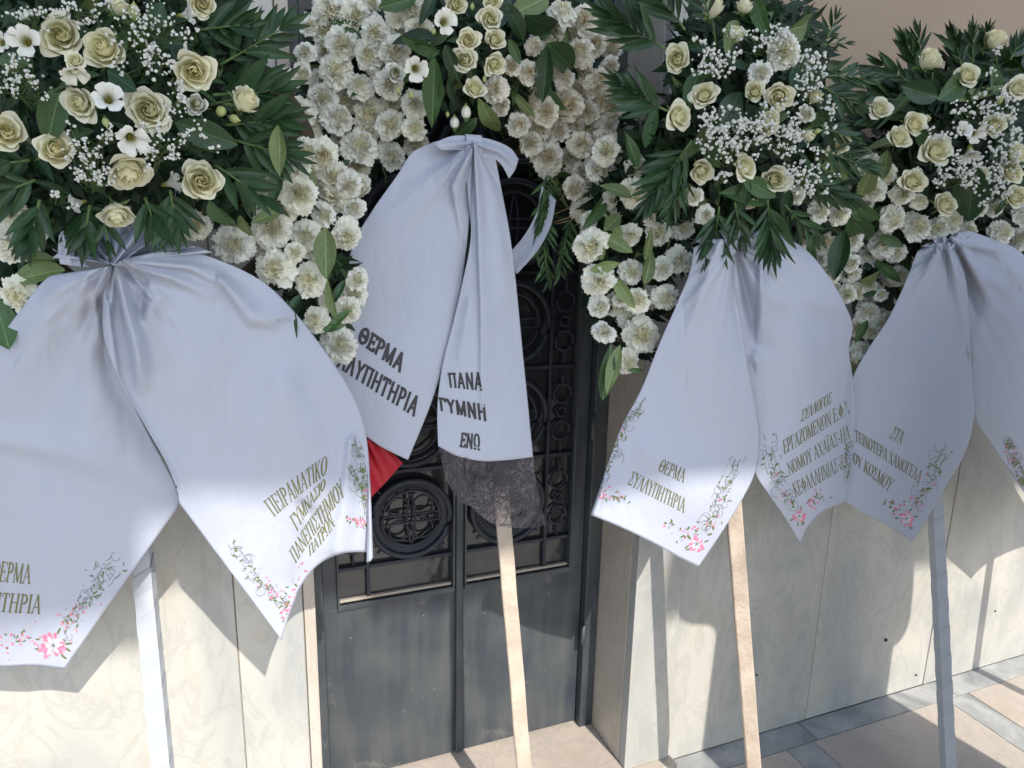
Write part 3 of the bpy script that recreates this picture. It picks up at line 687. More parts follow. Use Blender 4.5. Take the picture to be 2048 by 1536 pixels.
# strokes: ('T' thick | 't' thin | 's' serif), polyline; box 0..w, 0..1
GL = {
 'Π': (.80, [('T',[(.16,0),(.16,1)]),('T',[(.64,0),(.64,1)]),('t',[(.05,.97),(.75,.97)]),SER(.16,.02),SER(.64,.02)]),
 'Ε': (.66, [('T',[(.17,0),(.17,1)]),('t',[(.05,.97),(.58,.97),(.60,.80)]),('t',[(.17,.52),(.45,.52)]),('t',[(.05,.03),(.60,.03),(.63,.22)]),('t',[(.45,.60),(.45,.42)])]),
 'Ι': (.36, [('T',[(.18,0),(.18,1)]),SER(.18,.02),SER(.18,.98)]),
 'Ρ': (.66, [('T',[(.17,0),(.17,1)]),SER(.17,.02),('t',[(.05,.97),(.32,.97)]),('T',arc(.30,.73,.26,.24,80,-80,8)),('t',[(.17,.49),(.34,.49)])]),
 'Α': (.76, [('t',[(.09,0),(.38,1)]),('T',[(.38,1),(.66,0)]),('t',[(.20,.34),(.56,.34)]),SER(.09,.02),SER(.66,.02)]),
 'Μ': (.94, [('t',[(.14,0),(.14,1)]),('T',[(.14,1),(.46,.05)]),('t',[(.46,.05),(.78,1)]),('T',[(.78,0),(.78,1)]),SER(.14,.02),SER(.78,.02)]),
 'Τ': (.68, [('T',[(.34,0),(.34,1)]),('t',[(.05,.80),(.07,.97),(.61,.97),(.63,.80)]),SER(.34,.02)]),
 'Κ': (.76, [('T',[(.17,0),(.17,1)]),('t',[(.17,.40),(.60,1)]),('T',[(.32,.58),(.65,0)]),SER(.17,.02),SER(.17,.98),SER(.66,.02),SER(.60,.98)]),
 'Ο': (.78, [('O',arc(.39,.5,.30,.49,0,360,18))]),
 'Θ': (.78, [('O',arc(.39,.5,.30,.49,0,360,18)),('t',[(.24,.5),(.54,.5)]),('t',[(.24,.6),(.24,.4)]),('t',[(.54,.6),(.54,.4)])]),
 'Γ': (.60, [('T',[(.17,0),(.17,1)]),('t',[(.05,.97),(.55,.97),(.57,.78)]),SER(.17,.02)]),
 'Υ': (.72, [('T',[(.08,1),(.36,.48)]),('t',[(.36,.48),(.64,1)]),('T',[(.36,0),(.36,.48)]),SER(.36,.02),SER(.10,.98),SER(.62,.98)]),
 'Ν': (.80, [('t',[(.14,0),(.14,1)]),('T',[(.14,1),(.66,0)]),('t',[(.66,0),(.66,1)]),SER(.14,.02),SER(.66,.98)]),
 'Σ': (.68, [('T',[(.10,1),(.38,.52)]),('t',[(.38,.52),(.09,.03)]),('t',[(.06,.97),(.58,.97),(.60,.80)]),('T',[(.09,.05),(.60,.05)]),('t',[(.60,.05),(.63,.24)])]),
 'Η': (.82, [('T',[(.17,0),(.17,1)]),('T',[(.65,0),(.65,1)]),('t',[(.17,.52),(.65,.52)]),SER(.17,.02),SER(.65,.02),SER(.17,.98),SER(.65,.98)]),
 'Ω': (.82, [('O',arc(.41,.56,.30,.43,-58,238,16)),('T',[(.08,.04),(.28,.04)]),('T',[(.54,.04),(.74,.04)])]),
 'Λ': (.74, [('t',[(.09,0),(.37,1)]),('T',[(.37,1),(.65,0)]),SER(.09,.02),SER(.65,.02)]),
 'Χ': (.74, [('T',[(.10,1),(.64,0)]),('t',[(.10,0),(.62,1)]),SER(.10,.02),SER(.64,.02),SER(.10,.98),SER(.62,.98)]),
 'Ζ': (.66, [('t',[(.08,.80),(.10,.97),(.58,.97)]),('T',[(.56,.97),(.09,.03)]),('t',[(.09,.03),(.58,.03),(.60,.22)])]),
 'Φ': (.82, [('T',[(.41,0),(.41,1)]),('O',arc(.41,.5,.30,.27,0,360,16)),SER(.41,.02),SER(.41,.98)]),
 '.': (.26, [('T',[(.11,.0),(.11,.10)])]), '-': (.40, [('T',[(.05,.38),(.33,.38)])]), ' ': (.34, []),
 'Ϊ': (.36, [('T',[(.18,0),(.18,.92)]),SER(.18,.02),('T',[(.06,1.08),(.06,1.16)]),('T',[(.30,1.08),(.30,1.16)])]),
}
def text(pr, s_, b0, t0, b1, t1, mk, sans=False, bow=0.0, gap=.0):
    """text between a start (bottom, top) and an end (bottom, top) edge, all in photo pixels"""
    adv = [GL[c][0]+gap for c in s_]; W = sum(adv)
    b0, t0, b1, t1 = [np.array(v, float) for v in (b0, t0, b1, t1)]
    Lb = np.linalg.norm(b1-b0); H = (np.linalg.norm(t0-b0)+np.linalg.norm(t1-b1))/2
    nb = np.array([-(b1-b0)[1], (b1-b0)[0]])/Lb
    def mp(x, y):
        u = x/W; q = (1-u)*((1-y)*b0+y*t0)+u*((1-y)*b1+y*t1)
        return q+nb*bow*4*u*(1-u)
    sx = Lb/W
    x0 = 0
    for c, a in zip(s_, adv):
        for kind, pts in GL[c][1]:
            if sans and kind == 's': continue
            P = []
            for p, q in zip(pts, pts[1:]):
                n_ = max(1, int(math.hypot(q[0]-p[0], q[1]-p[1])/.22))
                for i in range(n_): P.append((p[0]+(q[0]-p[0])*i/n_, p[1]+(q[1]-p[1])*i/n_))
            P.append(pts[-1]); Q = [mp(x0+x, y) for x, y in P]
            base = .145*sx if not sans else .22*sx
            for i in range(len(Q)-1):
                if kind == 'O':
                    w_ = base*(.45+.75*abs(P[i][0]-.4)/.3) if not sans else base
                elif kind == 'T': w_ = base
                elif kind == 't': w_ = base*.5 if not sans else base
                else: w_ = base*.42
                pr.line([Q[i], Q[i+1]], max(w_, 1.0), mk)
        x0 += a
def motif(pr, fx, fy, R, arms, dens=1.0, pink=True):
    r = rnd; dens *= 2.6
    def petal(x, y, a_, L_, w_, mk, lift):
        c_, s_ = math.cos(a_), math.sin(a_)
        pts = [(0,0),(.35,.5),(.8,.42),(1,0),(.8,-.42),(.35,-.5)]
        pr.poly([(x+L_*p*c_-w_*q*s_, y+L_*p*s_+w_*q*c_) for p, q in pts], mk, lift)
    if R > 0:
        for k in range(13):
            a_ = k*2.4+r.uniform(-.3,.3); petal(fx+R*r.uniform(.2,.5)*math.cos(a_), fy+R*r.uniform(.2,.5)*math.sin(a_), a_+r.uniform(-.5,.5), R*r.uniform(.45,.75), R*r.uniform(.25,.45), 'pr_pink', .0012+.00004*k)
        for k in range(9): a_ = k*1.9+.3; petal(fx+R*.2*math.cos(a_), fy+R*.2*math.sin(a_), a_+r.uniform(-.6,.6), R*r.uniform(.3,.6), R*r.uniform(.12,.3), r.choice(('pr_pale','pr_white','pr_white')), .0018+.00003*k)
        for k in range(5): a_ = r.uniform(0,6.28); petal(fx+R*.8*math.cos(a_), fy+R*.8*math.sin(a_), a_+r.uniform(-.6,.6), R*.5+3, R*.12+1, 'pr_green', .0011)
        petal(fx-R*.12, fy, 0, R*.26, R*.24, 'pr_grey', .0020)
    for arm, kind in arms:
        pts = cr(arm, 14)
        Ltot = sum(np.linalg.norm(b_-a) for a, b_ in zip(pts, pts[1:]))
        n = int(Ltot/5.0*dens)
        for k in range(n):
            t = r.random(); i = min(12, int(t*13)); p = pts[i]+(pts[i+1]-pts[i])*r.random(); p = p+np.array([r.gauss(0, R*.33+3), r.gauss(0, R*.33+3)])
            z = r.random(); near = t < .55
            if kind == 'f':
                if z < .42 and near or z < .25: petal(p[0], p[1], r.uniform(0,6.28), r.uniform(3.5,9), r.uniform(2.5,5.5), 'pr_pink', .0012+.0001*r.random())
                elif z < .62: petal(p[0], p[1], r.uniform(0,6.28), r.uniform(5,12), r.uniform(2,4), 'pr_green', .0014+.0001*r.random())
                elif z < .8: petal(p[0], p[1], r.uniform(0,6.28), r.uniform(5,10), r.uniform(3,5), 'pr_pale', .0011)
                else: petal(p[0], p[1], r.uniform(0,6.28), r.uniform(2,6), r.uniform(1.2,2), 'pr_grey', .0015)
            else:
                if z < .30:
                    a0 = r.uniform(0,360); rr = r.uniform(4,11); pr.line(arc(p[0], p[1], rr, rr, a0, a0+r.uniform(150,300), 9), .8, 'pr_grey')
                elif z < .55: petal(p[0], p[1], r.uniform(0,6.28), r.uniform(5,13), r.uniform(2,4), 'pr_green', .0014)
                elif z < .68: petal(p[0], p[1], r.uniform(0,6.28), r.uniform(2,5), r.uniform(1.5,2.5), 'pr_grey', .0015)
                elif z < .80 and near: petal(p[0], p[1], r.uniform(0,6.28), r.uniform(4,8), r.uniform(3,5), 'pr_pink', .0013)
                else:
                    d_ = pts[i+1]-pts[i]; d_ = d_/np.linalg.norm(d_); q = p+d_*r.uniform(8,22); pr.line([p, (p+q)/2+np.array([r.uniform(-3,3), 0]), q], .9, 'pr_green' if z < .9 else 'pr_grey')
PN = {'pr_white': 'pale_blossom_print', 'ink': 'lettering', 'ink_k': 'lettering', 'pr_pink': 'pink_blossom_print', 'pr_pale': 'pale_blossom_print', 'pr_green': 'leaf_print', 'pr_grey': 'scroll_print'}

def stake(parent, x0, y0, x1, y1, ya, yb, w, m, rot=0.35, zfloor=0.0, wrap=False, band='wrap2'):
    """square stake through two photo points, continued down to the floor"""
    a = at(x0, y0, ya); b_ = at(x1, y1, yb); d = (b_-a).normalized()
    t = (zfloor+.002-a.z)/d.z; e_ = a+d*t; s0 = a-d*.02
    ax = Vector((math.cos(rot), -math.sin(rot), 0)); ax = (ax-d*ax.dot(d)).normalized(); ay = d.cross(ax)
    g_ = Geo(); P = []; n = 30
    for i in range(n):
        p = s0.lerp(e_, i/(n-1)); row = []
        cs = [(-1,-1),(-.0,-1.0),(1,-1),(1,1),(-1,1)] if 0 else [(-1,-.86),(-.86,-1),(.86,-1),(1,-.86),(1,.86),(.86,1),(-.86,1),(-1,.86),(-1,-.86)]
        wig = Vector((mnoise.noise(p*9), mnoise.noise(p*9+Vector((5,0,0))), 0))*(.0012 if not wrap else .0006)
        for q in cs: row.append(p+wig+ax*q[0]*w/2+ay*q[1]*w/2*(.72))
        P.append(row)
    g_.grid(P)
    nv = len(g_.v); g_.f.append(tuple(range(8))); g_.mi.append(0); g_.f.append(tuple(nv-9+i for i in range(8))); g_.mi.append(0)
    o = build(g_, 'stake', m, parent)
    if wrap:                                                 # overlapping turns of ribbon wound round the stake
        L_ = (e_-s0).length; cor = [(-1,-1),(1,-1),(1,1),(-1,1)]
        for nm, pit, hgt, lift, mk in (('ribbon_wrap', .082, .088, .0010, 'wrap'), ('ribbon_wrap', .082, .040, .0019, band)):
            rb = Geo(); rows = []
            for k in range(int(L_/pit*4)):
                c = cor[k % 4]; off = w/2+lift; oy = w/2*.72+lift
                lo = s0+d*(k*pit/4)+ax*c[0]*off+ay*c[1]*oy; rows.append([lo, lo+d*hgt])
            rb.grid(rows); wr = build(rb, nm, MT[mk], o)
    return o

# ================================================================== WREATH 2 (hung at the door)
def dome(cx_, cy_, R, y0, dep): return lambda x, y: y0 - dep*max(0.0, 1-((x-cx_)**2+(y-cy_)**2)/(R*R))
w2 = thing('funeral_wreath', at(1030, 1400, -0.02), 'wreath in front of the dark door, mostly carnations, with black lace on its ribbon', 'wreath', 'funeral wreaths on stakes')
Y2 = -0.10
straw_ring(w2, 915, 110, 225, 215, Y2+.09, r=.025)
yf2 = dome(930, 60, 260, Y2, .13)
fill([(720,100,95),(700,220,80),(770,280,45),(900,100,120),(1010,60,120),(1120,110,100),(1080,220,75),(1170,220,75),(1130,310,55),(650,330,50),(1150,420,45),(1000,180,70)], yf2, w2, 95, 3600)
C2 = [(661,20,33),(709,30,33),(651,57,35),(685,88,35),(750,64,32),(797,30,32),(739,112,32),(790,105,34),(672,142,33),(719,173,30),(777,169,33),(645,196,30),(675,237,35),(739,227,32),(780,250,32),(829,257,26),(831,210,26),(721,294,34),(782,311,30),(611,105,22),(604,146,23),
      (574,162,26),(597,227,33),(716,369,27),(840,60,28),(820,10,28),(615,50,20)]
C2b = [(1169,41,28),(1190,85,25),(1159,105,30),(1200,160,23),(1220,132,23),(1058,145,24),(1024,132,22),(1129,156,23),(1091,223,30),(1135,208,30),(1173,223,28),(1190,172,25),(1203,203,24),(1037,250,27),(1115,260,28),(1061,288,27),(1095,315,36),(1163,288,28),(1210,284,28),(1227,213,25),(1196,338,33),(1149,376,25),(1169,420,28),(1181,452,24),(1003,212,21),(990,179,25),(1068,91,18),(1227,175,20),(1215,250,22)]
for x, y, r in C2: flower(CARN, 'carnation', x, y, r*1.08, yf2(x, y)-.02+rnd.uniform(-.015,.015), w2)
for x, y, r in C2b: flower(CARNP, 'carnation', x, y, r*1.1, yf2(x, y)-.02+rnd.uniform(-.015,.015), w2)
flower(CARN, 'carnation', 1124, 26, 34, yf2(1124, 30)-.04, w2, .9, 1.5)
for x, y, r in [(912,8,30),(980,37,31),(990,78,28),(936,80,27),(929,120,33),(990,129,28),(949,176,28),(985,3,25)]: flower(ROSE, 'rose', x, y, r, yf2(x, y)-.055, w2)
for x, y, r in [(888,44,28),(831,138,28)]: flower(LISI, 'lisianthus', x, y, r, yf2(x, y)-.06, w2, .25)
flower(ROSEW, 'small_rose', 790, 146, 25, yf2(790,146)-.05, w2, .3)
for x, y, r in [(932,222,21),(909,243,20)]: flower(BUDW, 'flower_bud', x, y, r, yf2(x, y)-.06, w2, 1.5, 1.6)
for x, y, r in [(867,62,10),(822,188,11),(797,180,10),(969,157,9),(945,12,9),(895,228,8)]: flower(BUD, 'flower_bud', x, y, r, yf2(x, y)-.07, w2, 1.3, 1.6)
for (x0,y0,x1,y1,k,mk,ro,wm) in [(835,-5,758,18,'broad','leaf_m',.2,1.3),(875,78,778,68,'broad','leaf_d',.5,1.1),(878,108,805,70,'broad','leaf_m',-.5,1.3),(880,100,853,120,'leaf','leaf_d',.1,1.2),(868,112,866,250,'leaf','leaf_m',.15,1.2),(890,90,920,168,'broad','leaf_d',.1,1.2),
      (958,196,1004,288,'leaf','leaf_l',.2,1.1),(954,236,906,280,'broad','leaf_m',-.3,1.2),(1093,92,1089,204,'broad','leaf_d',.3,1.1),(1092,88,1163,146,'broad','leaf_m',-.2,1.2),(1050,30,1128,78,'broad','leaf_d',.4,1.3),(1012,8,1056,84,'broad','leaf_d',-.2,1.2),
      (1018,78,1040,128,'broad','leaf_m',0,1.2),(1095,-5,1032,20,'broad','leaf_l',.2,1.3),(990,60,1030,-20,'leaf','leaf_d',.2,1.2),(900,150,905,222,'leaf','leaf_d',.6,1.1),(880,160,884,215,'leaf','leaf_m',-.6,1.1),(870,-10,840,40,'broad','leaf_d',.2,1.2),(700,320,650,345,'leaf','leaf_d',0,1)]:
    leaf(k, mk, at(x0, y0, yf2(x0,y0)-.055), at(x1, y1, yf2(x1,y1)-.06), w2, ro, 'leaf', wm)
stems([(672,165,705,215,Y2),(733,255,735,290,Y2),(765,335,772,365,Y2),(1195,160,1150,185,Y2),(765,330,790,260,Y2),(700,190,680,160,Y2)], w2)
stems([(1180,425,1105,445,Y2-.02),(1178,432,1110,448,Y2-.02),(1150,410,1105,430,Y2),(1190,440,1140,455,Y2-.03),(1140,380,1118,400,Y2),(1180,500,1155,490,Y2-.02)], w2, 'twig', .0016, 'twig')
# dangling sprig of leaves
for (x0, y0, x1, y1) in [(1095,350,1080,430),(1090,400,1100,480),(1085,450,1095,560),(1095,380,1070,500),(1140,440,1120,540)]:
    g_ = Geo(); g_.tube([at(x0, y0, Y2-.02), at((x0+x1)/2, (y0+y1)/2, Y2-.03), at(x1, y1, Y2-.02)], .0016, 5); sp = build(g_, 'hanging_sprig', MT['stem'], w2)
    for k in range(9):
        t = k/8; x = x0+(x1-x0)*t; y = y0+(y1-y0)*t
        for sg in (-1, 1):
            a_ = 1.57+sg*rnd.uniform(.25,.75); L_ = rnd.uniform(24,42)
            leaf('leaf', rnd.choice(('leaf_m','leaf_d','leaf_m')), at(x, y, Y2-.025), at(x+L_*math.cos(a_), y+L_*math.sin(a_), Y2-.03), sp, rnd.uniform(-.5,.5), 'leaflet', .8)
def infill(polys, yf, parent, n, meshes, r=(22, 31), taken=()):
    pts = list(taken); tries = 0; k = 0
    while k < n and tries < 4000:
        tries += 1; c = rnd.choice(polys); a_ = rnd.uniform(0, 6.28); q = c[2]*math.sqrt(rnd.random()); x, y = c[0]+q*math.cos(a_), c[1]+q*math.sin(a_)
        if any(math.hypot(x-p[0], y-p[1]) < 33 for p in pts): continue
        pts.append((x, y)); k += 1
        flower(meshes, 'carnation', x, y, rnd.uniform(*r), yf(x, y)+rnd.uniform(.0, .03), parent)
infill([(700,110,110),(700,250,90),(790,260,60),(660,60,60),(770,60,60)], yf2, w2, 16, CARN, taken=C2)
infill([(1150,120,85),(1150,230,90),(1085,240,60),(1180,330,55),(1100,300,40)], yf2, w2, 20, CARNP, taken=C2b)
# ribbon 2
rb2 = thing('funeral_ribbon', at(945, 285, -.2), 'white ribbon before the door with black block capitals and black lace edge', 'ribbon', 'printed funeral ribbons')
d2 = lambda u, v: -.205+.03*v
L2 = cloth([(868,284),(905,278),(945,292)], [(945,292),(948,350),(940,430),(930,520),(920,590),(902,670),(868,790),(816,920)], [(676,852),(720,866),(765,895),(816,920)],
           [(868,284),(825,305),(795,350),(742,425),(706,490),(688,570),(676,650),(662,720),(664,790),(676,852)], d2,
           [([(930,290),(900,330),(860,350)],12,30,.010),([(940,300),(905,370),(925,470)],6,30,.016),([(945,300),(800,420),(700,560)],40,60,.008),([(945,300),(860,560),(800,800)],50,50,.006)], seed=2., knot=(946,290,110))
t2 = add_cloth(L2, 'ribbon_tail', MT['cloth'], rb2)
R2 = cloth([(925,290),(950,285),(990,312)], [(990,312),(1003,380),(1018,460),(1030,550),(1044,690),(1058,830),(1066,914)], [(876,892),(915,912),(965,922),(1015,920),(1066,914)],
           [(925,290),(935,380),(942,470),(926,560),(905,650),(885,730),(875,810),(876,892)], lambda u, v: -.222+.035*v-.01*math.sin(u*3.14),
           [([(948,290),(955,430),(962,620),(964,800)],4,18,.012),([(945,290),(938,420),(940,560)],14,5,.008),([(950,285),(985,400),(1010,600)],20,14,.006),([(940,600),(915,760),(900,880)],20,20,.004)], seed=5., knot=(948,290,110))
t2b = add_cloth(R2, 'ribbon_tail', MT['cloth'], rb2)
for pts in ([(1062,914),(1090,1052),(920,1010),(885,905)],):
    LB = cloth([(884,900),(960,922),(1062,916)], [(1062,916),(1078,985),(1092,1052)], [(925,1000),(990,1050),(1040,1056),(1092,1052)], [(884,900),(898,950),(925,1000)], lambda u, v: -.165+.01*v, [([(960,910),(980,1050)],8,8,.006)], 40, 40, seed=8.)
    add_cloth(LB, 'lace_edge', MT['lace'], rb2, 0)
LF = cloth([(877,890),(915,911),(965,920),(1015,918),(1067,912)], [(1067,912),(1068,970),(1069,1028)], [(922,1005),(965,1020),(1020,1024),(1069,1028)], [(877,890),(885,930),(900,975),(922,1005)], lambda u, v: -.184+.012*v, [([(930,900),(945,1010)],8,5,.008),([(980,915),(985,1020)],10,6,.007)], 40, 40, seed=9.)
lf_ = add_cloth(LF, 'lace_edge', MT['lace'], rb2, 0)
for src_, bx, n_ in ((LF, (878, 895, 1068, 1028), 330), (LB, (900, 930, 1092, 1056), 150)):
    pr = Print(src_)
    for _ in range(n_):
        x, y = rnd.uniform(bx[0], bx[2]), rnd.uniform(bx[1], bx[3]); a_ = rnd.uniform(0, 6.28); k_ = rnd.uniform(-.5, .5); P = [(x, y)]
        for q in range(rnd.randint(6, 16)):
            a_ += k_+rnd.uniform(-.25, .25); x += 4.2*math.cos(a_); y += 4.2*math.sin(a_); P.append((x, y))
        pr.line(P, rnd.uniform(.7, 1.5), 'ink_k', .0008)
    build(pr.g['ink_k'], 'lace_threads', MT['ink_k'], lf_, kind='stuff')
# bow
BW = cloth([(945,272),(985,280),(1020,296),(1037,318)], [(1037,318),(1030,340),(1018,357)], [(955,318),(985,316),(1003,330),(1018,357)], [(945,272),(945,295),(955,318)], lambda u, v: -.235+.02*u, [([(945,285),(1000,305),(1030,330)],6,12,.012)], 40, 30, seed=3.)
add_cloth(BW, 'bow_loop', MT['cloth'], rb2)
BW = cloth([(870,285),(905,272),(948,272)], [(948,272),(952,285),(948,302)], [(885,300),(915,300),(948,302)], [(870,285),(872,292),(885,300)], lambda u, v: -.232, [([(945,285),(880,290)],6,10,.010)], 30, 20, seed=4.)
add_cloth(BW, 'bow_loop', MT['cloth'], rb2)
g_ = Geo(); P = []
for i in range(13):
    a = math.pi*i/12; row = []
    for j in range(9):
        t = j/8-.5; c0 = at(947, 290, -.235); s_ = scl(c0)
        row.append(c0+Vector(((t*26+4*math.sin(3*t))*s_, -math.sin(a)*13*s_*(1-.5*t*t)+.004, math.cos(a)*20*s_)))
    P.append(row)
g_.grid(P); add_cloth(g_, 'bow_knot', MT['cloth'], rb2)
g_ = Geo(); P = []                                            # tail looping behind the sprig
for i in range(25):
    t = i/24; x, y = cr([(1098,380),(1088,430),(1062,480),(1020,528)], 25)[i]; row = []
    for j in range(5): row.append(at(x+(j-2)*7, y+(j-2)*7+6, -.13+.012*math.sin(j*1.2)))
    P.append(row)
g_.grid(P); add_cloth(g_, 'ribbon_loop', MT['cloth'], rb2)
pr = Print(L2); PT_ = t2
text(pr, 'ΘΕΡΜΑ', (714,680), (725,653), (802,746), (813,712), 'ink_k', True, gap=.05); pr.done(PN, PT_)
text(pr, 'ΣΥΛΛΥΠΗΤΗΡΙΑ', (642,712), (654,682), (830,834), (842,798), 'ink_k', True, gap=.05); pr.done(PN, PT_)
pr.done(PN, t2)
pr = Print(R2); PT_ = t2b
text(pr, 'ΠΑΝΑ', (899,774), (895,747), (966,781), (965,745), 'ink_k', True, gap=.08); pr.done(PN, PT_)
text(pr, 'ΓΥΜΝΗ', (880,820), (877,796), (976,843), (973,810), 'ink_k', True, gap=.08); pr.done(PN, PT_)
text(pr, 'ΕΝΩ', (919,893), (923,866), (962,901), (961,869), 'ink_k', True, gap=.08); pr.done(PN, PT_)
pr.done(PN, t2b)
stake(w2, 1003, 1000, 1048, 1536, -.045, -.165, .036, MT['wood'], .25, zfloor=0.03)
# red tail
rd = thing('red_ribbon', at(760, 930, -.1), 'red cloth tail poking out between two white ribbons beside the door', 'ribbon')
RD = cloth([(700,860),(740,880),(775,898),(806,926)], [(806,926),(800,932)], [(735,1002),(770,966),(800,932)], [(700,860),(715,930),(735,1002)], lambda u, v: -.16+.02*u, [([(735,880),(775,955)],8,20,.012),([(715,900),(750,985)],16,7,.010),([(760,890),(795,930)],5,10,.006)], 30, 30, seed=6.)
add_cloth(RD, 'ribbon_tail', MT['red'], rd)

# ================================================================== WREATH 1 (left)
w1 = thing('funeral_wreath', at(300, 1400, -0.12), 'leftmost wreath, biggest cream roses and broad dark palm leaves, on a white-wrapped stake', 'wreath', 'funeral wreaths on stakes')
Y1 = -0.30
yf1 = dome(240, 180, 420, Y1, .17)
straw_ring(w1, 310, 360, 300, 270, Y1+.09, r=.03)
fill([(60,60,140),(240,120,210),(400,170,130),(120,300,140),(300,300,140),(480,350,90),(560,440,75),(610,400,70),(625,540,65),(640,640,42),(20,500,80),(20,600,55),(0,650,40),(420,40,70),(150,430,70),(60,420,80)], yf1, w1, 140, 6500)
R1 = [(122,71,52),(207,98,50),(388,142,48),(159,207,43),(296,220,52),(110,298,48),(12,265,44),(403,362,48),(403,8,34)]
for x, y, r in R1: flower(ROSE, 'rose', x, y, r, yf1(x, y)-.06, w1, rnd.uniform(.05,.4))
flower(ROSE, 'rose', 259, 342, 56, yf1(259,342)-.06, w1, .9, -1.4)
flower(ROSE, 'rose', 234, 430, 42, yf1(234,430)-.06, w1, 1.0, -1.4)
flower(ROSEC, 'rose', 492, 200, 44, yf1(493,200)-.05, w1, .9, 0.7)
flower(ROSEC, 'rose', 237, 12, 30, yf1(237,12)-.05, w1, 1.1, 1.3)
flower(ROSE, 'small_rose', 150, 122, 23, yf1(150,122)-.09, w1, .3)
flower(ROSEW, 'small_rose', 393, 210, 28, yf1(393,210)-.06, w1, .5, 3.)
flower(BUD, 'flower_bud', 442, 221, 21, yf1(442,221)-.06, w1, .6, 1.2); flower(BUD, 'flower_bud', 268, 22, 24, yf1(268,22)-.06, w1, 1.3, 1.5)
flower(BUD, 'flower_bud', 38, 52, 12, yf1(38,52)-.06, w1, 1.3, 1.5); flower(BUD, 'flower_bud', 212, 246, 15, yf1(212,246)-.08, w1, 1.4, -1.5); flower(BUD, 'flower_bud', 470, 238, 17, yf1(470,238)-.05, w1, 1.4, -.3)
for x, y, r, tl, az in [(52,83,34,.2,3.),(146,142,31,1.0,-1.4),(217,198,33,.2,1.),(262,277,35,.5,-1.),(3,85,24,.5,3)]: flower(LISI, 'lisianthus', x, y, r, yf1(x, y)-.09, w1, tl, az)
for x, y, r in [(342,366,24),(156,406,22),(30,395,28),(372,30,22)]: flower(LISI, 'lisianthus', x, y, r, yf1(x, y)-.01, w1, 1.2)
C1 = [(391,450,32),(467,490,37),(545,455,39),(598,388,40),(518,365,34),(611,470,32),(692,470,33),(553,537,40),(620,560,39),(632,640,28),(708,585,27),(694,620,26),(680,690,36),(645,312,34),(668,350,32),(665,393,34),(709,418,24),(648,430,26),(597,335,26),(35,485,44),(42,590,40),(20,425,28),(715,560,22),(525,400,24),(575,420,22),(590,505,20)]
for x, y, r in C1: flower(CARN, 'carnation', x, y, r*1.06, Y1-.03+rnd.uniform(-.02,.02) - (.05 if x < 100 else 0)+(.05 if x > 640 else 0), w1)
infill([(600,340,60),(650,420,70),(580,480,60),(520,430,60),(640,560,55)], lambda x, y: Y1+.0, w1, 8, CARN, taken=C1)
for (x0,y0,x1,y1,k,mk,ro,wm) in [(122,175,88,292,'broad','leaf_m',.2,1.4),(60,130,-20,110,'broad','leaf_m',.2,1.2),(200,150,95,170,'broad','leaf_m',.9,1.1),(215,140,280,185,'broad','leaf_d',.2,1.6),(350,245,470,285,'broad','leaf_d',.2,1.4),(560,330,548,410,'broad','leaf_m',.4,1.1),(556,250,566,350,'broad','leaf_l',.5,1.1),
      (300,60,330,0,'broad','leaf_d',.1,1.5),(372,90,290,70,'broad','leaf_d',.2,1.2),(650,455,655,560,'broad','leaf_l',.2,1.3),(655,560,668,650,'leaf','leaf_l',.6,1.),(700,620,645,665,'leaf','leaf_m',.3,1.),(645,660,690,650,'broad','leaf_m',0,1),(480,430,500,480,'broad','leaf_l',.6,1.4),(420,400,470,480,'broad','leaf_m',.6,1.2),(-10,600,22,700,'broad','leaf_m',.2,1.7),(130,540,0,555,'broad','leaf_l',.5,1.3),(110,520,10,500,'leaf','leaf_l',.6,1.2),(560,420,510,440,'broad','leaf_l',.2,1.2),(575,600,590,680,'leaf','leaf_d',.2,1.2),(600,590,575,625,'leaf','leaf_d',.2,1.4),(690,560,660,610,'leaf','leaf_d',.2,1.1),(660,540,625,520,'leaf','leaf_m',.2,1.1)]:
    leaf(k, mk, at(x0, y0, yf1(x0,y0)-.06), at(x1, y1, yf1(x1,y1)-.075), w1, ro, 'leaf', wm)
for a in [(440,130,560,60,5,90),(420,210,540,180,5,100),(450,250,555,240,6,95),(470,280,570,310,5,85),(400,60,480,50,4,80)]: frond(*a[:4], w1, Y1-.10, Y1-.12, a[4], a[5], True, .75)
for a in [(340,380,350,440,4,85),(290,395,310,450,3,80),(180,410,170,470,4,80),(70,360,20,380,4,90),(80,400,60,470,4,80),(430,330,520,390,4,90),(60,320,-20,330,4,80),(210,440,215,480,2,55)]: frond(*a[:4], w1, Y1-.15, Y1-.16, a[4], a[5], True, .6)
gyps([(280,60,110,70,150),(290,100,45,70,130),(150,25,80,30,90),(60,40,70,50,70),(40,160,55,60,90),(350,180,30,70,60),(180,330,60,70,110),(310,280,60,50,130),(200,270,60,40,60),(400,285,40,40,30),(40,130,40,40,40),(190,360,50,40,50),(120,395,50,25,24),(385,75,30,30,10)], lambda x, y: yf1(x, y)-.085, w1)
stems([(426,190,470,186,Y1-.14),(230,60,232,130,Y1-.12),(240,440,245,470,Y1-.1)], w1)
stems([(735,380,700,420,Y1+.05),(720,545,690,548,Y1)], w1, 'twig', .0013, 'twig')
rb1 = thing('funeral_ribbon', at(225, 525, -.42), 'widest white ribbon, on the leftmost wreath, olive lettering along its sunlit lower edges', 'ribbon', 'printed funeral ribbons')
KN = (228, 522)
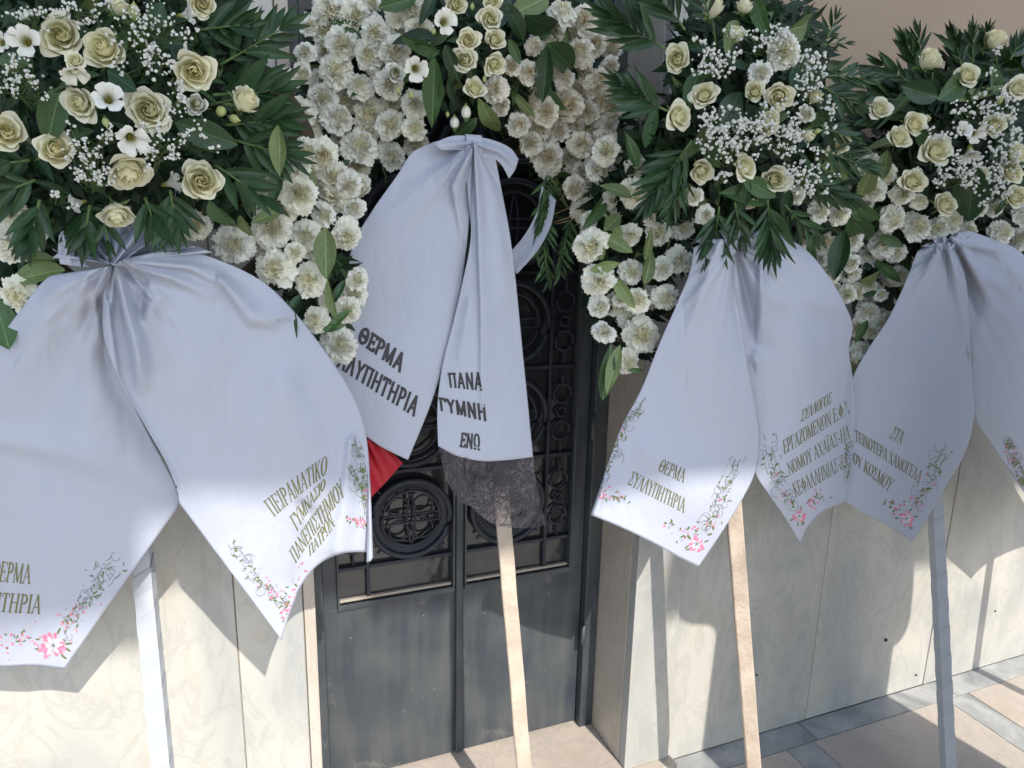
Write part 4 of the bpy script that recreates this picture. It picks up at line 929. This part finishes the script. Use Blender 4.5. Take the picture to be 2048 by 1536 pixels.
L1 = cloth([(140,545),(180,540),(232,530)], [(232,530),(222,590),(222,660),(245,760),(292,860),(330,930),(356,985),(359,1004),(350,1022),(290,1107),(200,1235),(128,1339)], [(-260,1335),(-120,1325),(0,1334),(70,1332),(105,1336),(128,1339)],
           [(140,545),(95,556),(40,622),(-15,700),(-100,850),(-190,1080),(-260,1335)], lambda u, v: -.415+.23*v-.02*math.sin(3.14*u)*(1-v)+.05*v*u-.03*(v*u),
           [([(215,530),(190,600),(205,680)],10,26,.018),([(200,535),(120,580),(60,680)],26,60,.012),([(205,600),(225,760),(330,940)],30,14,-.012),([(140,640),(120,760),(60,900)],60,60,-.008),([(-20,880),(130,905),(340,960)],26,50,.010,lambda t: .8),([(170,560),(150,620),(160,700)],20,20,.007)], 80, 120, wob=.005, seed=1., knot=(226,524,130))
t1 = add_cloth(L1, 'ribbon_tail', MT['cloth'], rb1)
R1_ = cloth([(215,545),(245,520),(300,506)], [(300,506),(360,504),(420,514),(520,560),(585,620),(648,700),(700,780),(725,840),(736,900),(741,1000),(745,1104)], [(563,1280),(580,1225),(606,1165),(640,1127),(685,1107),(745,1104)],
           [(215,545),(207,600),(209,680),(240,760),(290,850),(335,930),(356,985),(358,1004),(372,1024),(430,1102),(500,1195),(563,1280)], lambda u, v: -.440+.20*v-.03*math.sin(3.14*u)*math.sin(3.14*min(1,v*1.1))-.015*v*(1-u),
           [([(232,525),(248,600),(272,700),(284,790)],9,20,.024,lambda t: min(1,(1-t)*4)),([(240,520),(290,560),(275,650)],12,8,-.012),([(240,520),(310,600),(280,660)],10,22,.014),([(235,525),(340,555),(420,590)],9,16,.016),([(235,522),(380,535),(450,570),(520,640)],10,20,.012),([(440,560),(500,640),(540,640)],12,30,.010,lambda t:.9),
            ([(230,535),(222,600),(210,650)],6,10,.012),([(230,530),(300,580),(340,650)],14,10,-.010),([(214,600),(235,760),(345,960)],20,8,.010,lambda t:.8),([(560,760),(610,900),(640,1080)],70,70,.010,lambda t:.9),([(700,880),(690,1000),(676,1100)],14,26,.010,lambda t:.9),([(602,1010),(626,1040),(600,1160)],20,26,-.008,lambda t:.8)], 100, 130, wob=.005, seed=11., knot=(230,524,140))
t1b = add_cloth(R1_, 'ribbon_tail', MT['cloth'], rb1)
CU = cloth([(727,900),(733,910),(738,925)], [(738,925),(742,1000),(744,1060),(746,1116)], [(733,1125),(741,1122),(746,1116)], [(727,900),(733,960),(735,1050),(733,1125)], lambda u, v: -.268-.010*math.sin(u*3.14), [], 16, 50, .001)
add_cloth(CU, 'curled_edge', MT['cloth'], rb1)
# gathers above the knot
for k, (x, y, w_) in enumerate([(200,462,30),(235,450,34),(285,465,40),(330,485,36),(385,497,40),(130,510,26),(165,485,28)]):
    PT = cloth([(x-w_, y+6), (x, y-8+rnd.uniform(-4,4)), (x+w_, y+8)], [(x+w_, y+8), ((x+w_+KN[0]+6)/2, (y+KN[1])/2+4), (KN[0]+10, KN[1]+6)], [(KN[0]-12, KN[1]+4), (KN[0], KN[1]+10), (KN[0]+10, KN[1]+6)], [(x-w_, y+6), ((x-w_+KN[0]-6)/2, (y+KN[1])/2+4), (KN[0]-12, KN[1]+4)],
               lambda u, v, k=k: -.405-.012*(k % 3)-.02*v-.012*math.cos(u*6.28*1.5+k), [], 30, 30, .003, seed=20.+k)
    add_cloth(PT, 'gathered_pleat', MT['cloth'], rb1)
SP = cloth([(118,470),(126,462),(136,472)], [(136,472),(150,510),(180,535)], [(120,528),(150,532),(180,535)], [(118,470),(116,500),(120,528)], lambda u, v: -.44, [([(126,470),(140,530)],6,6,.01)], 16, 20, .002)
add_cloth(SP, 'gathered_pleat', MT['cloth'], rb1)
pr = Print(R1_); PT_ = t1b
text(pr, 'ΠΕΙΡΑΜΑΤΙΚΟ', (548,1034), (526,1004), (653,948), (656,909), 'ink', bow=-2); pr.done(PN, PT_)
text(pr, 'ΓΥΜΝΑΣΙΟ', (594,1063), (579,1035), (650,976), (652,955), 'ink', bow=-3); pr.done(PN, PT_)
text(pr, 'ΠΑΝΕΠΙΣΤΗΜΙΟΥ', (591,1127), (578,1103), (690,990), (681,957), 'ink', bow=-3); pr.done(PN, PT_)
text(pr, 'ΠΑΤΡΩΝ', (619,1113), (617,1094), (670,1051), (660,1022), 'ink', bow=2); pr.done(PN, PT_)
motif(pr, 573, 1228, 13, [([(573,1220),(540,1180),(500,1140),(468,1090)],'s'),([(573,1225),(590,1190),(612,1140)],'f'),([(560,1200),(545,1180),(560,1170)],'f')])
motif(pr, 700, 1042, 0, [([(690,1040),(715,1042),(733,1046)],'f'),([(735,1030),(728,960),(712,885)],'s'),([(733,1000),(700,940)],'s')])
motif(pr, 722, 1046, 9, [])
pr.done(PN, t1b)
pr = Print(L1); PT_ = t1
text(pr, 'ΘΕΡΜΑ', (-20,1162), (-12,1121), (60,1168), (64,1130), 'ink'); pr.done(PN, PT_)
text(pr, 'ΣΥΛΛΥΠΗΤΗΡΙΑ', (-132,1216), (-124,1178), (80,1228), (86,1191), 'ink'); pr.done(PN, PT_)
motif(pr, 106, 1291, 28, [([(85,1280),(50,1276),(8,1276)],'f'),([(125,1270),(160,1215),(195,1160),(228,1128)],'s'),([(130,1260),(165,1200)],'f'),([(10,1300),(-40,1300)],'f')])
pr.done(PN, t1)
stake(w1, 284, 1110, 326, 1536, -.14, -.17, .031, MT['wrap'], .2, wrap=True)

# ================================================================== WREATH 4 (right edge)
w4 = thing('funeral_wreath', at(1890, 1400, -0.1), 'wreath at the right edge before beige plaster, on a shaded white-wrapped stake', 'wreath', 'funeral wreaths on stakes')
Y4 = -0.22
yf4 = dome(1930, 270, 300, Y4, .14)
straw_ring(w4, 1930, 440, 190, 190, Y4+.09, r=.026)
fill([(1960,190,90),(1850,270,95),(1980,330,120),(1800,390,75),(1775,470,60),(2040,400,90),(1900,430,70),(1745,570,40),(1735,650,26),(1830,190,50),(2020,160,50)], yf4, w4, 110, 4200)
for x, y, r in [(1859,118,34),(1991,78,34),(1934,150,31),(1759,217,26),(1829,247,30),(1798,274,29),(1873,301,39),(1988,250,31),(1825,362,33),(1890,410,32),(1961,349,20),(2022,345,29),(2032,393,27),(2035,176,30)]:
    flower(ROSE if y > 130 else ROSEC, 'rose', x, y, r, yf4(x, y)-.055, w4, .3 if y > 130 else .8, 1.4)
flower(ROSEC, 'rose', 2036, 308, 32, yf4(2036,308)-.07, w4, .7, .5); flower(ROSEC, 'rose', 1852, 237, 14, yf4(1852,237)-.05, w4, 1.2)
for x, y, r, tl, az in [(1924,262,20,.4,1.),(1948,268,20,.5,-1.),(1941,307,25,1.1,-1.5),(2002,-60,20,.2,1)]: flower(LISI, 'lisianthus', x, y, r, yf4(x, y)-.06, w4, tl, az)
for x, y, r in [(2000,200,12),(1700+320,235,9)]: flower(BUD, 'flower_bud', x, y, r, yf4(x, y)-.08, w4, 1.35, 1.3)
for x, y, r in [(1805,389,24),(1839,403,21),(1954,416,20),(1988,416,20),(1903,443,22),(1785,437,31),(1832,454,30),(1873,457,24),(2002,465,29),(2040,477,28),(1768,350,28),(1745,379,28),(1738,330,24),(1764,488,26),(1790,505,20),(1741,505,30),(1741,573,14),(1798,552,20),(1762,590,16),(1760,643,18),(1736,625,22),(1741,662,18),(1935,465,20),(2046,430,22),(1722,410,24)]:
    flower(CARN, 'carnation', x, y, r*1.06, yf4(x, y)-.025+rnd.uniform(-.015,.015), w4)
infill([(1780,430,50),(1840,440,50),(1760,530,40),(1960,430,60),(2030,440,30),(1750,620,30)], lambda x, y: Y4+.01, w4, 14, CARN, (20, 28))
for (x0,y0,x1,y1,k,mk,ro,wm) in [(1875,195,1793,172,'broad','leaf_d',.2,1.4),(1875,200,1955,143,'broad','leaf_m',.2,1.2),(1950,330,1932,455,'broad','leaf_d',.1,1.5),(1700,410,1762,450,'broad','leaf_m',.3,1.4),(1700,430,1745,497,'broad','leaf_m',.2,1.5),(1720,395,1745,325,'broad','leaf_l',.5,1.3),(1750,520,1800,560,'leaf','leaf_m',.2,1.1),(1720,560,1785,550,'broad','leaf_l',.7,1.3),(1725,590,1760,585,'broad','leaf_d',.3,1.2),(1735,640,1710,690,'leaf','leaf_m',.2,1.2),(1775,300,1770,360,'broad','leaf_l',.5,1.5),(1760,470,1805,490,'broad','leaf_m',.3,1.2),(1700,720,1712,762,'leaf','leaf_l',.2,1.4),(1990,430,2010,400,'leaf','leaf_d',0,1.2)]:
    leaf(k, mk, at(x0, y0, yf4(x0,y0)-.05), at(x1, y1, yf4(x1,y1)-.06), w4, ro, 'leaf', wm)
for a in [(1838,140,1812,85,6,45),(1842,115,1835,70,4,45),(1925,140,1908,75,6,50),(1945,130,1945,70,5,50),(1820,165,1765,130,4,45),(1800,200,1745,195,4,50),(2020,120,2040,85,5,45),(1965,110,1975,65,4,40),(1790,225,1740,240,4,40)]: frond(*a[:4], w4, yf4(a[0],a[1])-.01, yf4(a[0],a[1])-.02, a[4], a[5], False, .55)
gyps([(1960,220,60,40,110),(2010,215,50,50,100),(1900,260,50,40,40),(2010,310,50,60,140),(1905,350,55,35,120),(1990,380,50,40,80),(2030,260,30,40,50),(1935,330,40,30,60),(1990,110,30,15,20)], lambda x, y: yf4(x, y)-.07, w4, rp=(2.0,3.9))
stems([(1865,146,1868,190,Y4-.1),(1990,105,2003,145,Y4-.1)], w4)
rb4 = thing('funeral_ribbon', at(1890, 485, -.36), 'white ribbon at the right edge, three short lines of lettering, wholly in shade', 'ribbon', 'printed funeral ribbons')
L4 = cloth([(1835,502),(1865,488),(1905,484)], [(1905,484),(1928,540),(1938,640),(1944,770),(1948,832),(1930,905),(1890,975),(1858,1030),(1825,1083)], [(1672,990),(1720,1022),(1775,1052),(1825,1083)],
           [(1835,502),(1812,562),(1775,640),(1735,700),(1704,760),(1690,850),(1680,920),(1672,990)], lambda u, v: -.33+.07*v-.02*math.sin(3.14*u),
           [([(1880,486),(1850,560),(1800,660)],14,40,.012),([(1895,486),(1912,560),(1932,680)],10,30,.012),([(1890,486),(1880,560),(1890,700)],16,20,-.006),([(1850,700),(1820,900)],60,60,.006)], 70, 100, seed=31., knot=(1892,488,90))
t4 = add_cloth(L4, 'ribbon_tail', MT['cloth'], rb4)
R4 = cloth([(1890,484),(1930,462),(1975,474)], [(1975,474),(2035,500),(2110,580),(2190,720),(2250,900),(2290,1010)], [(2130,1090),(2180,1050),(2240,1020),(2290,1010)],
           [(1890,484),(1925,540),(1935,650),(1942,780),(1948,832),(1985,892),(2045,980),(2130,1090)], lambda u, v: -.32+.07*v-.02*math.sin(3.14*u),
           [([(1900,480),(1960,560),(2010,570)],14,30,.014),([(1900,484),(1945,560),(1965,640)],12,16,-.012),([(1905,482),(1990,500),(2050,560)],14,30,.012),([(1925,500),(1975,600),(1950,700)],10,20,.010)], 70, 100, seed=37., knot=(1895,488,100))
t4b = add_cloth(R4, 'ribbon_tail', MT['cloth'], rb4)
for k, (x, y, w_) in enumerate([(1860,490,16),(1885,478,18),(1920,470,20)]):
    PT = cloth([(x-w_, y+3), (x, y-5), (x+w_, y+3)], [(x+w_, y+3), ((x+w_+1900)/2, 492), (1904, 502)], [(1884, 502), (1894, 505), (1904, 502)], [(x-w_, y+3), ((x-w_+1884)/2, 494), (1884, 502)], lambda u, v, k=k: -.345-.006*(k % 3)-.008*math.cos(u*9+k), [], 20, 20, .002, seed=40.+k)
    add_cloth(PT, 'gathered_pleat', MT['cloth'], rb4)
pr = Print(L4); PT_ = t4
text(pr, 'ΣΤΑ', (1777,875), (1791,853), (1802,888), (1811,864), 'ink'); pr.done(PN, PT_)
text(pr, 'ΤΕΙΝΟΤΕΡΑ ΧΑΜΟΓΕΛΑ', (1711,882), (1709,858), (1838,965), (1847,942), 'ink'); pr.done(PN, PT_)
text(pr, 'ΟΥ ΚΟΣΜΟΥ', (1706,925), (1706,904), (1778,984), (1790,960), 'ink'); pr.done(PN, PT_)
motif(pr, 1813, 1037, 17, [([(1800,1025),(1785,1010),(1765,995)],'f'),([(1820,1015),(1850,975),(1870,930),(1890,900)],'s'),([(1835,1005),(1850,990)],'f')])
pr.done(PN, t4)
pr = Print(R4); PT_ = t4b
motif(pr, 2200, 1000, 0, [([(2018,885),(2035,920),(2055,960)],'s'),([(2015,880),(2030,940),(2060,990)],'s')])
pr.done(PN, t4b)
stake(w4, 1868, 960, 1897, 1536, -.19, -.36, .031, MT['wrap'], .25, wrap=True, band='wrap3')

# ================================================================== WREATH 3 (right of the door)
w3 = thing('funeral_wreath', at(1490, 1400, -0.2), 'wreath between door and right edge, narrow palm fronds round its roses, bare pine stake', 'wreath', 'funeral wreaths on stakes')
Y3 = -0.27
yf3 = dome(1500, 220, 330, Y3, .16)
straw_ring(w3, 1460, 420, 215, 235, Y3+.09, r=.026)
fill([(1500,130,150),(1480,280,160),(1300,330,60),(1290,450,95),(1250,590,66),(1262,690,28),(1620,280,95),(1640,420,85),(1690,500,55),(1240,400,50),(1440,420,60),(1560,420,70)], yf3, w3, 140, 5500)
for x, y, r in [(1354,117,35),(1408,190,36),(1357,232,36),(1560,193,34),(1536,245,36),(1509,182,27),(1404,342,33),(1490,335,32),(1550,359,38),(1679,291,30)]: flower(ROSE, 'rose', x, y, r, yf3(x, y)-.06, w3, rnd.uniform(.1,.5))
for x, y, r, tl, az in [(1425,12,38,1.2,1.5),(1489,12,28,1.3,1.5),(1472,68,31,.9,1.5),(1631,193,26,1.,1.),(1618,271,22,1.2,-1),(1503,405,24,1.,-1.2)]: flower(ROSEC, 'rose', x, y, r, yf3(x, y)-.05, w3, tl, az)
for x, y, r in [(1567,103,35),(1520,146,27),(1614,230,17),(1590,390,22),(1638,422,24),(1679,427,22),(1387,393,20),(1411,430,20)]: flower(CARN, 'carnation', x, y, r, yf3(x, y)-.05, w3)
flower(BUD, 'flower_bud', 1636, 262, 11, yf3(1636,262)-.07, w3, 1.2, .3); flower(BUDW, 'flower_bud', 1489, 2, 22, yf3(1489,2)-.05, w3, 1.4, 1.5)
for x, y, r in [(1272,335,31),(1266,386,30),(1320,402,26),(1211,300,28),(1259,470,25),(1316,467,29),(1364,454,27),(1181,492,34),(1262,543,29),(1324,537,24),(1358,520,28),(1196,560,32),(1199,613,26),(1207,665,28),(1275,601,30),(1331,594,27),(1282,669,34),(1256,724,29),(1300,440,16),(1240,600,14),
      (1598,480,26),(1647,484,29),(1700,478,24),(1702,526,20),(1660,545,24),(1694,588,22),(1680,368,26),(1717,388,24),(1720,320,24),(1722,700,23),(1716,724,19),(1640,520,16)]:
    flower(CARN, 'carnation', x, y, r*1.06, (Y3 if x < 1400 else Y3+.03)-.03+rnd.uniform(-.02,.02), w3)
infill([(1290,380,50),(1290,500,70),(1230,580,50),(1290,630,40),(1650,450,60),(1690,560,40),(1730,650,28),(1230,330,50),(1210,430,40)], lambda x, y: Y3+.01, w3, 22, CARN, (20, 28))
for (x0,y0,x1,y1,k,mk,ro,wm) in [(1275,335,1256,268,'broad','leaf_m',.3,1.1),(1262,395,1208,362,'broad','leaf_l',.5,1.3),(1245,478,1212,430,'leaf','leaf_l',.2,1.2),(1205,470,1262,505,'broad','leaf_l',-.2,1.3),(1205,520,1190,478,'broad','leaf_l',.3,1.3),(1240,430,1205,465,'broad','leaf_l',.1,1.5),(1290,520,1305,460,'leaf','leaf_l',.3,1.1),(1180,540,1236,522,'broad','leaf_l',.6,1.3),(1288,570,1310,500,'broad','leaf_l',.3,1.1),(1225,550,1272,612,'broad','leaf_l',.4,1.),(1240,690,1215,790,'leaf','leaf_l',.2,1.1),(1205,800,1225,690,'leaf','leaf_m',.2,1.2),(1255,740,1290,742,'leaf','leaf_m',.2,1.2),(1350,420,1378,375,'leaf','leaf_l',.2,1.2),
      (1575,60,1650,50,'broad','leaf_l',.3,1.3),(1395,300,1420,290,'broad','leaf_m',.2,1.6),(1400,140,1365,215,'broad','leaf_m',.5,1.3),(1440,250,1490,180,'broad','leaf_d',.2,2.0),(1540,395,1470,380,'broad','leaf_m',.3,1.4),(1485,355,1545,390,'broad','leaf_m',0,1.2),(1410,300,1440,340,'broad','leaf_m',.3,1.5),(1630,130,1580,200,'broad','leaf_d',.3,1.4),(1620,230,1665,245,'broad','leaf_m',.3,1.6),(1580,380,1570,430,'broad','leaf_d',.3,1.5),(1640,160,1610,110,'leaf','leaf_m',.3,1.4),(1500,360,1480,430,'leaf','leaf_d',.3,1.3),(1615,550,1625,480,'leaf','leaf_m',.3,1.1),(1690,460,1672,560,'broad','leaf_d',.3,1.2),(1510,0,1525,60,'broad','leaf_m',.3,1.2),(1470,40,1455,90,'broad','leaf_l',.2,1.1),(1720,350,1745,320,'leaf','leaf_l',.2,1.2)]:
    leaf(k, mk, at(x0, y0, yf3(x0,y0)-.05), at(x1, y1, yf3(x1,y1)-.06), w3, ro, 'leaf', wm)
for a in [(1330,98,1225,30,8,85),(1370,60,1300,-40,7,90),(1335,222,1240,178,7,70),(1384,281,1300,390,8,75),(1370,330,1345,420,6,60),(1438,413,1432,500,6,75),(1535,400,1542,490,6,85),(1640,152,1735,148,6,55),(1640,170,1700,210,5,60),(1640,300,1730,330,5,60),(1600,350,1690,400,6,60),(1420,40,1400,-40,5,80),(1655,75,1668,40,3,40),(1645,90,1690,85,3,30),(1470,405,1480,470,4,60),(1570,410,1620,470,4,60),(1640,250,1700,280,4,50)]:
    frond(*a[:4], w3, yf3(a[0],a[1])-.07, yf3(a[2],a[3])-.085, a[4], a[5], False, .65, curve=rnd.uniform(-.12,.12))
gyps([(1440,120,60,40,120),(1420,90,25,20,25),(1530,80,70,50,90),(1570,65,40,25,70),(1450,240,70,40,150),(1400,270,50,30,40),(1500,270,60,40,150),(1520,225,50,40,60),(1600,150,45,50,90),(1640,130,20,50,50),(1580,290,60,50,120),(1660,210,30,50,60),(1470,300,40,50,80),(1600,350,60,40,110),(1590,250,50,50,80),(1450,350,25,20,30),(1620,390,40,30,40)], lambda x, y: yf3(x, y)-.08, w3, rp=(2.0,4.2))
stems([(1425,42,1435,112,Y3-.12),(1380,395,1360,440,Y3-.05),(1340,480,1330,520,Y3-.02),(1610,150,1575,175,Y3-.12)], w3)
rb3 = thing('funeral_ribbon', at(1470, 490, -.40), 'white ribbon just right of the door, sunlit left tail, four-line lettering on the other', 'ribbon', 'printed funeral ribbons')
L3 = cloth([(1388,495),(1430,478),(1475,484)], [(1475,484),(1466,560),(1480,640),(1496,740),(1513,830),(1519,880),(1510,945),(1478,1010),(1440,1070),(1397,1134)], [(1181,1030),(1240,1054),(1310,1088),(1360,1116),(1397,1134)],
           [(1388,495),(1381,540),(1355,605),(1318,690),(1282,780),(1245,850),(1219,920),(1198,980),(1181,1030)], lambda u, v: -.395+.11*v-.02*math.sin(3.14*u),
           [([(1440,485),(1400,600),(1380,720)],20,40,.010),([(1462,485),(1440,600),(1430,700)],14,24,.008),([(1470,500),(1468,600),(1490,720)],8,14,-.010),([(1300,900),(1400,1000)],60,60,.006,lambda t:1),([(1210,960),(1190,1030)],8,8,.008,lambda t:1)], 90, 120, seed=51., knot=(1465,490,100))
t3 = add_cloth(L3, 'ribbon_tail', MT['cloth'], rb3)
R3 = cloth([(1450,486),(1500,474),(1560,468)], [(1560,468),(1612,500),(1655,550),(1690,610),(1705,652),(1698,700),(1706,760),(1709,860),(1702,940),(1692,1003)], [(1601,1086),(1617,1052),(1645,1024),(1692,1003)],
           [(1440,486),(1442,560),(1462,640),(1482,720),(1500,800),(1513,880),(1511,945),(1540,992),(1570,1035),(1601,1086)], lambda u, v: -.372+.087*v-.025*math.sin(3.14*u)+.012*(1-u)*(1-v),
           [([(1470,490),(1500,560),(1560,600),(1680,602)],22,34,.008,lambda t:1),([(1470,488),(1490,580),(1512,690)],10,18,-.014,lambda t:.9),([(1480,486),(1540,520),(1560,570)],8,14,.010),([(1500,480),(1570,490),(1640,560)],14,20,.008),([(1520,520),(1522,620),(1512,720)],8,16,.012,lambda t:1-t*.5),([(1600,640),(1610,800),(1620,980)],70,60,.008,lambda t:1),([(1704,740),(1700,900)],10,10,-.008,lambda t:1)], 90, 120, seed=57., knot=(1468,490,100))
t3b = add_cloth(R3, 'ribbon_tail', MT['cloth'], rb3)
for k, (x, y, w_) in enumerate([(1405,478,18),(1440,466,20),(1480,462,22),(1530,462,26)]):
    PT = cloth([(x-w_, y+4), (x, y-6), (x+w_, y+4)], [(x+w_, y+4), ((x+w_+1472)/2, 490), (1476, 506)], [(1454, 506), (1464, 509), (1476, 506)], [(x-w_, y+4), ((x-w_+1454)/2, 492), (1454, 506)], lambda u, v, k=k: -.395-.006*(k % 3)-.009*math.cos(u*9+k), [], 24, 24, .002, seed=60.+k)
    add_cloth(PT, 'gathered_pleat', MT['cloth'], rb3)
pr = Print(L3); PT_ = t3
text(pr, 'ΘΕΡΜΑ', (1315,942), (1325,918), (1367,966), (1374,940), 'ink'); pr.done(PN, PT_)
text(pr, 'ΣΥΛΛΥΠΗΤΗΡΙΑ', (1254,968), (1266,942), (1368,1026), (1373,998), 'ink'); pr.done(PN, PT_)
motif(pr, 1393, 1088, 18, [([(1378,1075),(1355,1060),(1335,1048)],'f'),([(1400,1070),(1428,1030),(1445,985),(1475,930)],'s'),([(1410,1060),(1425,1045)],'f')])
motif(pr, 1200, 990, 10, [([(1195,980),(1225,992),(1255,998)],'f'),([(1200,970),(1222,900),(1250,850),(1278,815)],'s')], 1.2)
pr.done(PN, t3)
pr = Print(R3); PT_ = t3b
text(pr, 'ΣΥΛΛΟΓΟΣ', (1601,845), (1604,821), (1663,806), (1664,783), 'ink'); pr.done(PN, PT_)
text(pr, 'ΕΡΓΑΖΟΜΕΝΩΝ Ε.Φ.Κ', (1568,909), (1565,882), (1700,826), (1697,798), 'ink'); pr.done(PN, PT_)
text(pr, 'ΝΟΜΟΥ ΑΧΑΪΑΣ-ΗΛ', (1579,951), (1573,927), (1700,876), (1698,848), 'ink'); pr.done(PN, PT_)
text(pr, 'ΚΕΦΑΛΛΗΝΙΑΣ-ΖΑ', (1591,995), (1583,968), (1696,931), (1695,903), 'ink'); pr.done(PN, PT_)
motif(pr, 1598, 1032, 14, [([(1608,1015),(1630,995),(1650,982)],'f'),([(1590,1015),(1565,975),(1548,930),(1535,885)],'s'),([(1575,1005),(1568,985)],'f')])
motif(pr, 0, 0, 0, [([(1698,880),(1696,960)],'s')], 1.2)
pr.done(PN, t3b)
stake(w3, 1463, 960, 1507, 1536, -.26, -.32, .036, MT['wood'], .5)

# ------------------------------------------------------------------ what shades the place: boards overhead and two figures, added out of view to cast shadows
blocker = thing('added_canopy', (1.0, -2.6, 4.0), 'unseen flat boards added overhead to shade the upper house front', 'added_canopy')  # unseen, added only to shade the upper wall and wreaths
def board(x0, x1, y0, y1, skew=True):
    s = Geo(); s.box(x0, x1, y0, y1, 4.0, 4.12)
    build(s, 'shade_board', MT['concrete'], blocker)
board(-6, .22, -3.42, -3.196); board(-6, .22, -3.185, -2.755); board(.22, .75, -3.285, -2.755); board(.75, 1.55, -3.375, -2.755); board(1.55, 2.78, -3.64, -2.755); board(2.78, 9, -3.40, -2.755)  # front edges and gaps cut to place the shade edge and light spots
board(-6, .600, -2.755, -2.725); board(.640, 9, -2.755, -2.725); board(-6, 9, -2.725, -2.600)
board(-6, .630, -2.600, -2.560); board(.680, 9, -2.600, -2.560); board(-6, 9, -2.560, -1.75)
for x in (-5.8, 8.8):
    s = Geo(); s.tube([(x, -2.6, -.02), (x, -2.6, 4.0)], .12, 16); build(s, 'added_column', MT['concrete'], blocker, True)

def added_person(x, y, h, label, rz=0.0, lean=0.0):  # unseen figure added for the shadow it throws on the right wall
    t = thing('added_person', (x, y, 0), label, 'added_person', 'unseen figures added for their shadow')
    me = bpy.data.meshes.new('body'); k = h/1.75
    J = [(0,0,.95),(0,0,1.15),(0,.01,1.38),(0,.01,1.50),(0,.02,1.60),(0,.03,1.70),            # 0-5 pelvis..head
         (.18,0,1.42),(.22,.02,1.14),(.10,.17,1.0),(.03,.19,.98),(-.18,0,1.42),(-.34,.10,1.30),(-.22,.20,1.46),(-.14,.22,1.55),
         (.10,0,.88),(.11,.02,.48),(.11,-.02,.08),(.12,.13,.04),(-.10,0,.88),(-.11,.02,.48),(-.11,-.02,.08),(-.12,.13,.04)]
    E = [(0,1),(1,2),(2,3),(3,4),(4,5),(2,6),(6,7),(7,8),(8,9),(2,10),(10,11),(11,12),(12,13),(0,14),(14,15),(15,16),(16,17),(0,18),(18,19),(19,20),(20,21)]
    RR = [(.17,.12),(.15,.11),(.17,.11),(.06,.06),(.075,.085),(.085,.10),(.075,.07),(.05,.05),(.038,.04),(.03,.045),(.075,.07),(.05,.05),(.038,.04),(.03,.045),(.10,.10),(.065,.065),(.045,.05),(.04,.03),(.10,.10),(.065,.065),(.045,.05),(.04,.03)]
    me.from_pydata([Vector(j)*k for j in J], E, []); o = bpy.data.objects.new('body', me); COL.objects.link(o); o.parent = t
    me.materials.append(MT['coat'])
    md = o.modifiers.new('Skin', 'SKIN')
    for i, r in enumerate(RR): me.skin_vertices[0].data[i].radius = (r[0]*k, r[1]*k)
    me.skin_vertices[0].data[0].use_root = True
    o.modifiers.new('Subdivision', 'SUBSURF').levels = 2
    g_ = Geo(); bm = bmesh.new(); bmesh.ops.create_uvsphere(bm, u_segments=20, v_segments=14, radius=1)
    for v in bm.verts: v.co = Vector((v.co.x*.083, v.co.y*.10+.02, v.co.z*.115+1.645))*k
    bm.verts.index_update(); vs = [v.co+Vector((x, y, 0)) for v in bm.verts]; g_.add(vs, [[v.index for v in f.verts] for f in bm.faces]); bm.free()
    g_.tube([Vector((x, y, 0))+Vector((0,.11,1.655))*k, Vector((x, y, 0))+Vector((0,.145,1.625))*k], .009, 6, r2=.016)
    build(g_, 'face', MT['skin'], t, True)
    g_ = Geo(); P = []
    for i in range(9):
        a = i/8*1.75; P.append([Vector((x, y, 0))+Vector((.092*math.sin(a)*math.cos(b_*.349), .108*math.sin(a)*math.sin(b_*.349)+.008, 1.66+.115*math.cos(a)+(.03 if math.sin(b_*.349) > .2 else 0)*math.sin(a)))*k for b_ in range(19)])
    g_.grid(P); build(g_, 'hair', MT['hair'], t, True)
    g_ = Geo(); P = []
    for i in range(9):
        tt = i/8; z = 1.30-.98*tt; P.append([Vector((x, y, 0))+Vector(((.20+.03*tt)*math.cos(b_*.2618), (.13+.07*tt+.01*math.sin(b_*1.3))*math.sin(b_*.2618), z))*k for b_ in range(25)])
    g_.grid(P); build(g_, 'coat_skirt', MT['coat'], t, True)
    return t
added_person(1.63, -1.0, 1.86, 'left of two unseen figures in dark coats, added to shadow the right wall')
added_person(1.97, -1.0, 1.84, 'right of two unseen figures in dark coats, added to shadow the right wall')

# a fifth wreath just outside the right edge: its stake throws the thin shadow on the wall
w5 = thing('funeral_wreath', (2.55, -0.3, 0), 'wreath standing just beyond the right edge of the picture', 'wreath', 'funeral wreaths on stakes')
g_ = Geo(); g_.tube([(2.585,-.37,.002),(2.46,-.20,1.35),(2.45,-.19,1.6)], .019, 8); build(g_, 'stake', MT['wood'], w5)
g_ = Geo(); g_.tube([(2.52+.25*math.cos(a*.2618), -.2, 1.75+.25*math.sin(a*.2618)) for a in range(25)], .05, 10, caps=False); build(g_, 'straw_ring', MT['fern'], w5, True)
for k in range(34):
    a = k*.185*1.0; p = Vector((2.52+(.25+rnd.uniform(-.03,.05))*math.cos(a), -.255+rnd.uniform(-.01,.01), 1.75+(.25+rnd.uniform(-.03,.05))*math.sin(a)))
    inst(rnd.choice(CARN), 'carnation', Matrix.Translation(p) @ facing(p, .3, a, a).to_4x4() @ Matrix.Diagonal((.03,.03,.03,1)), w5)
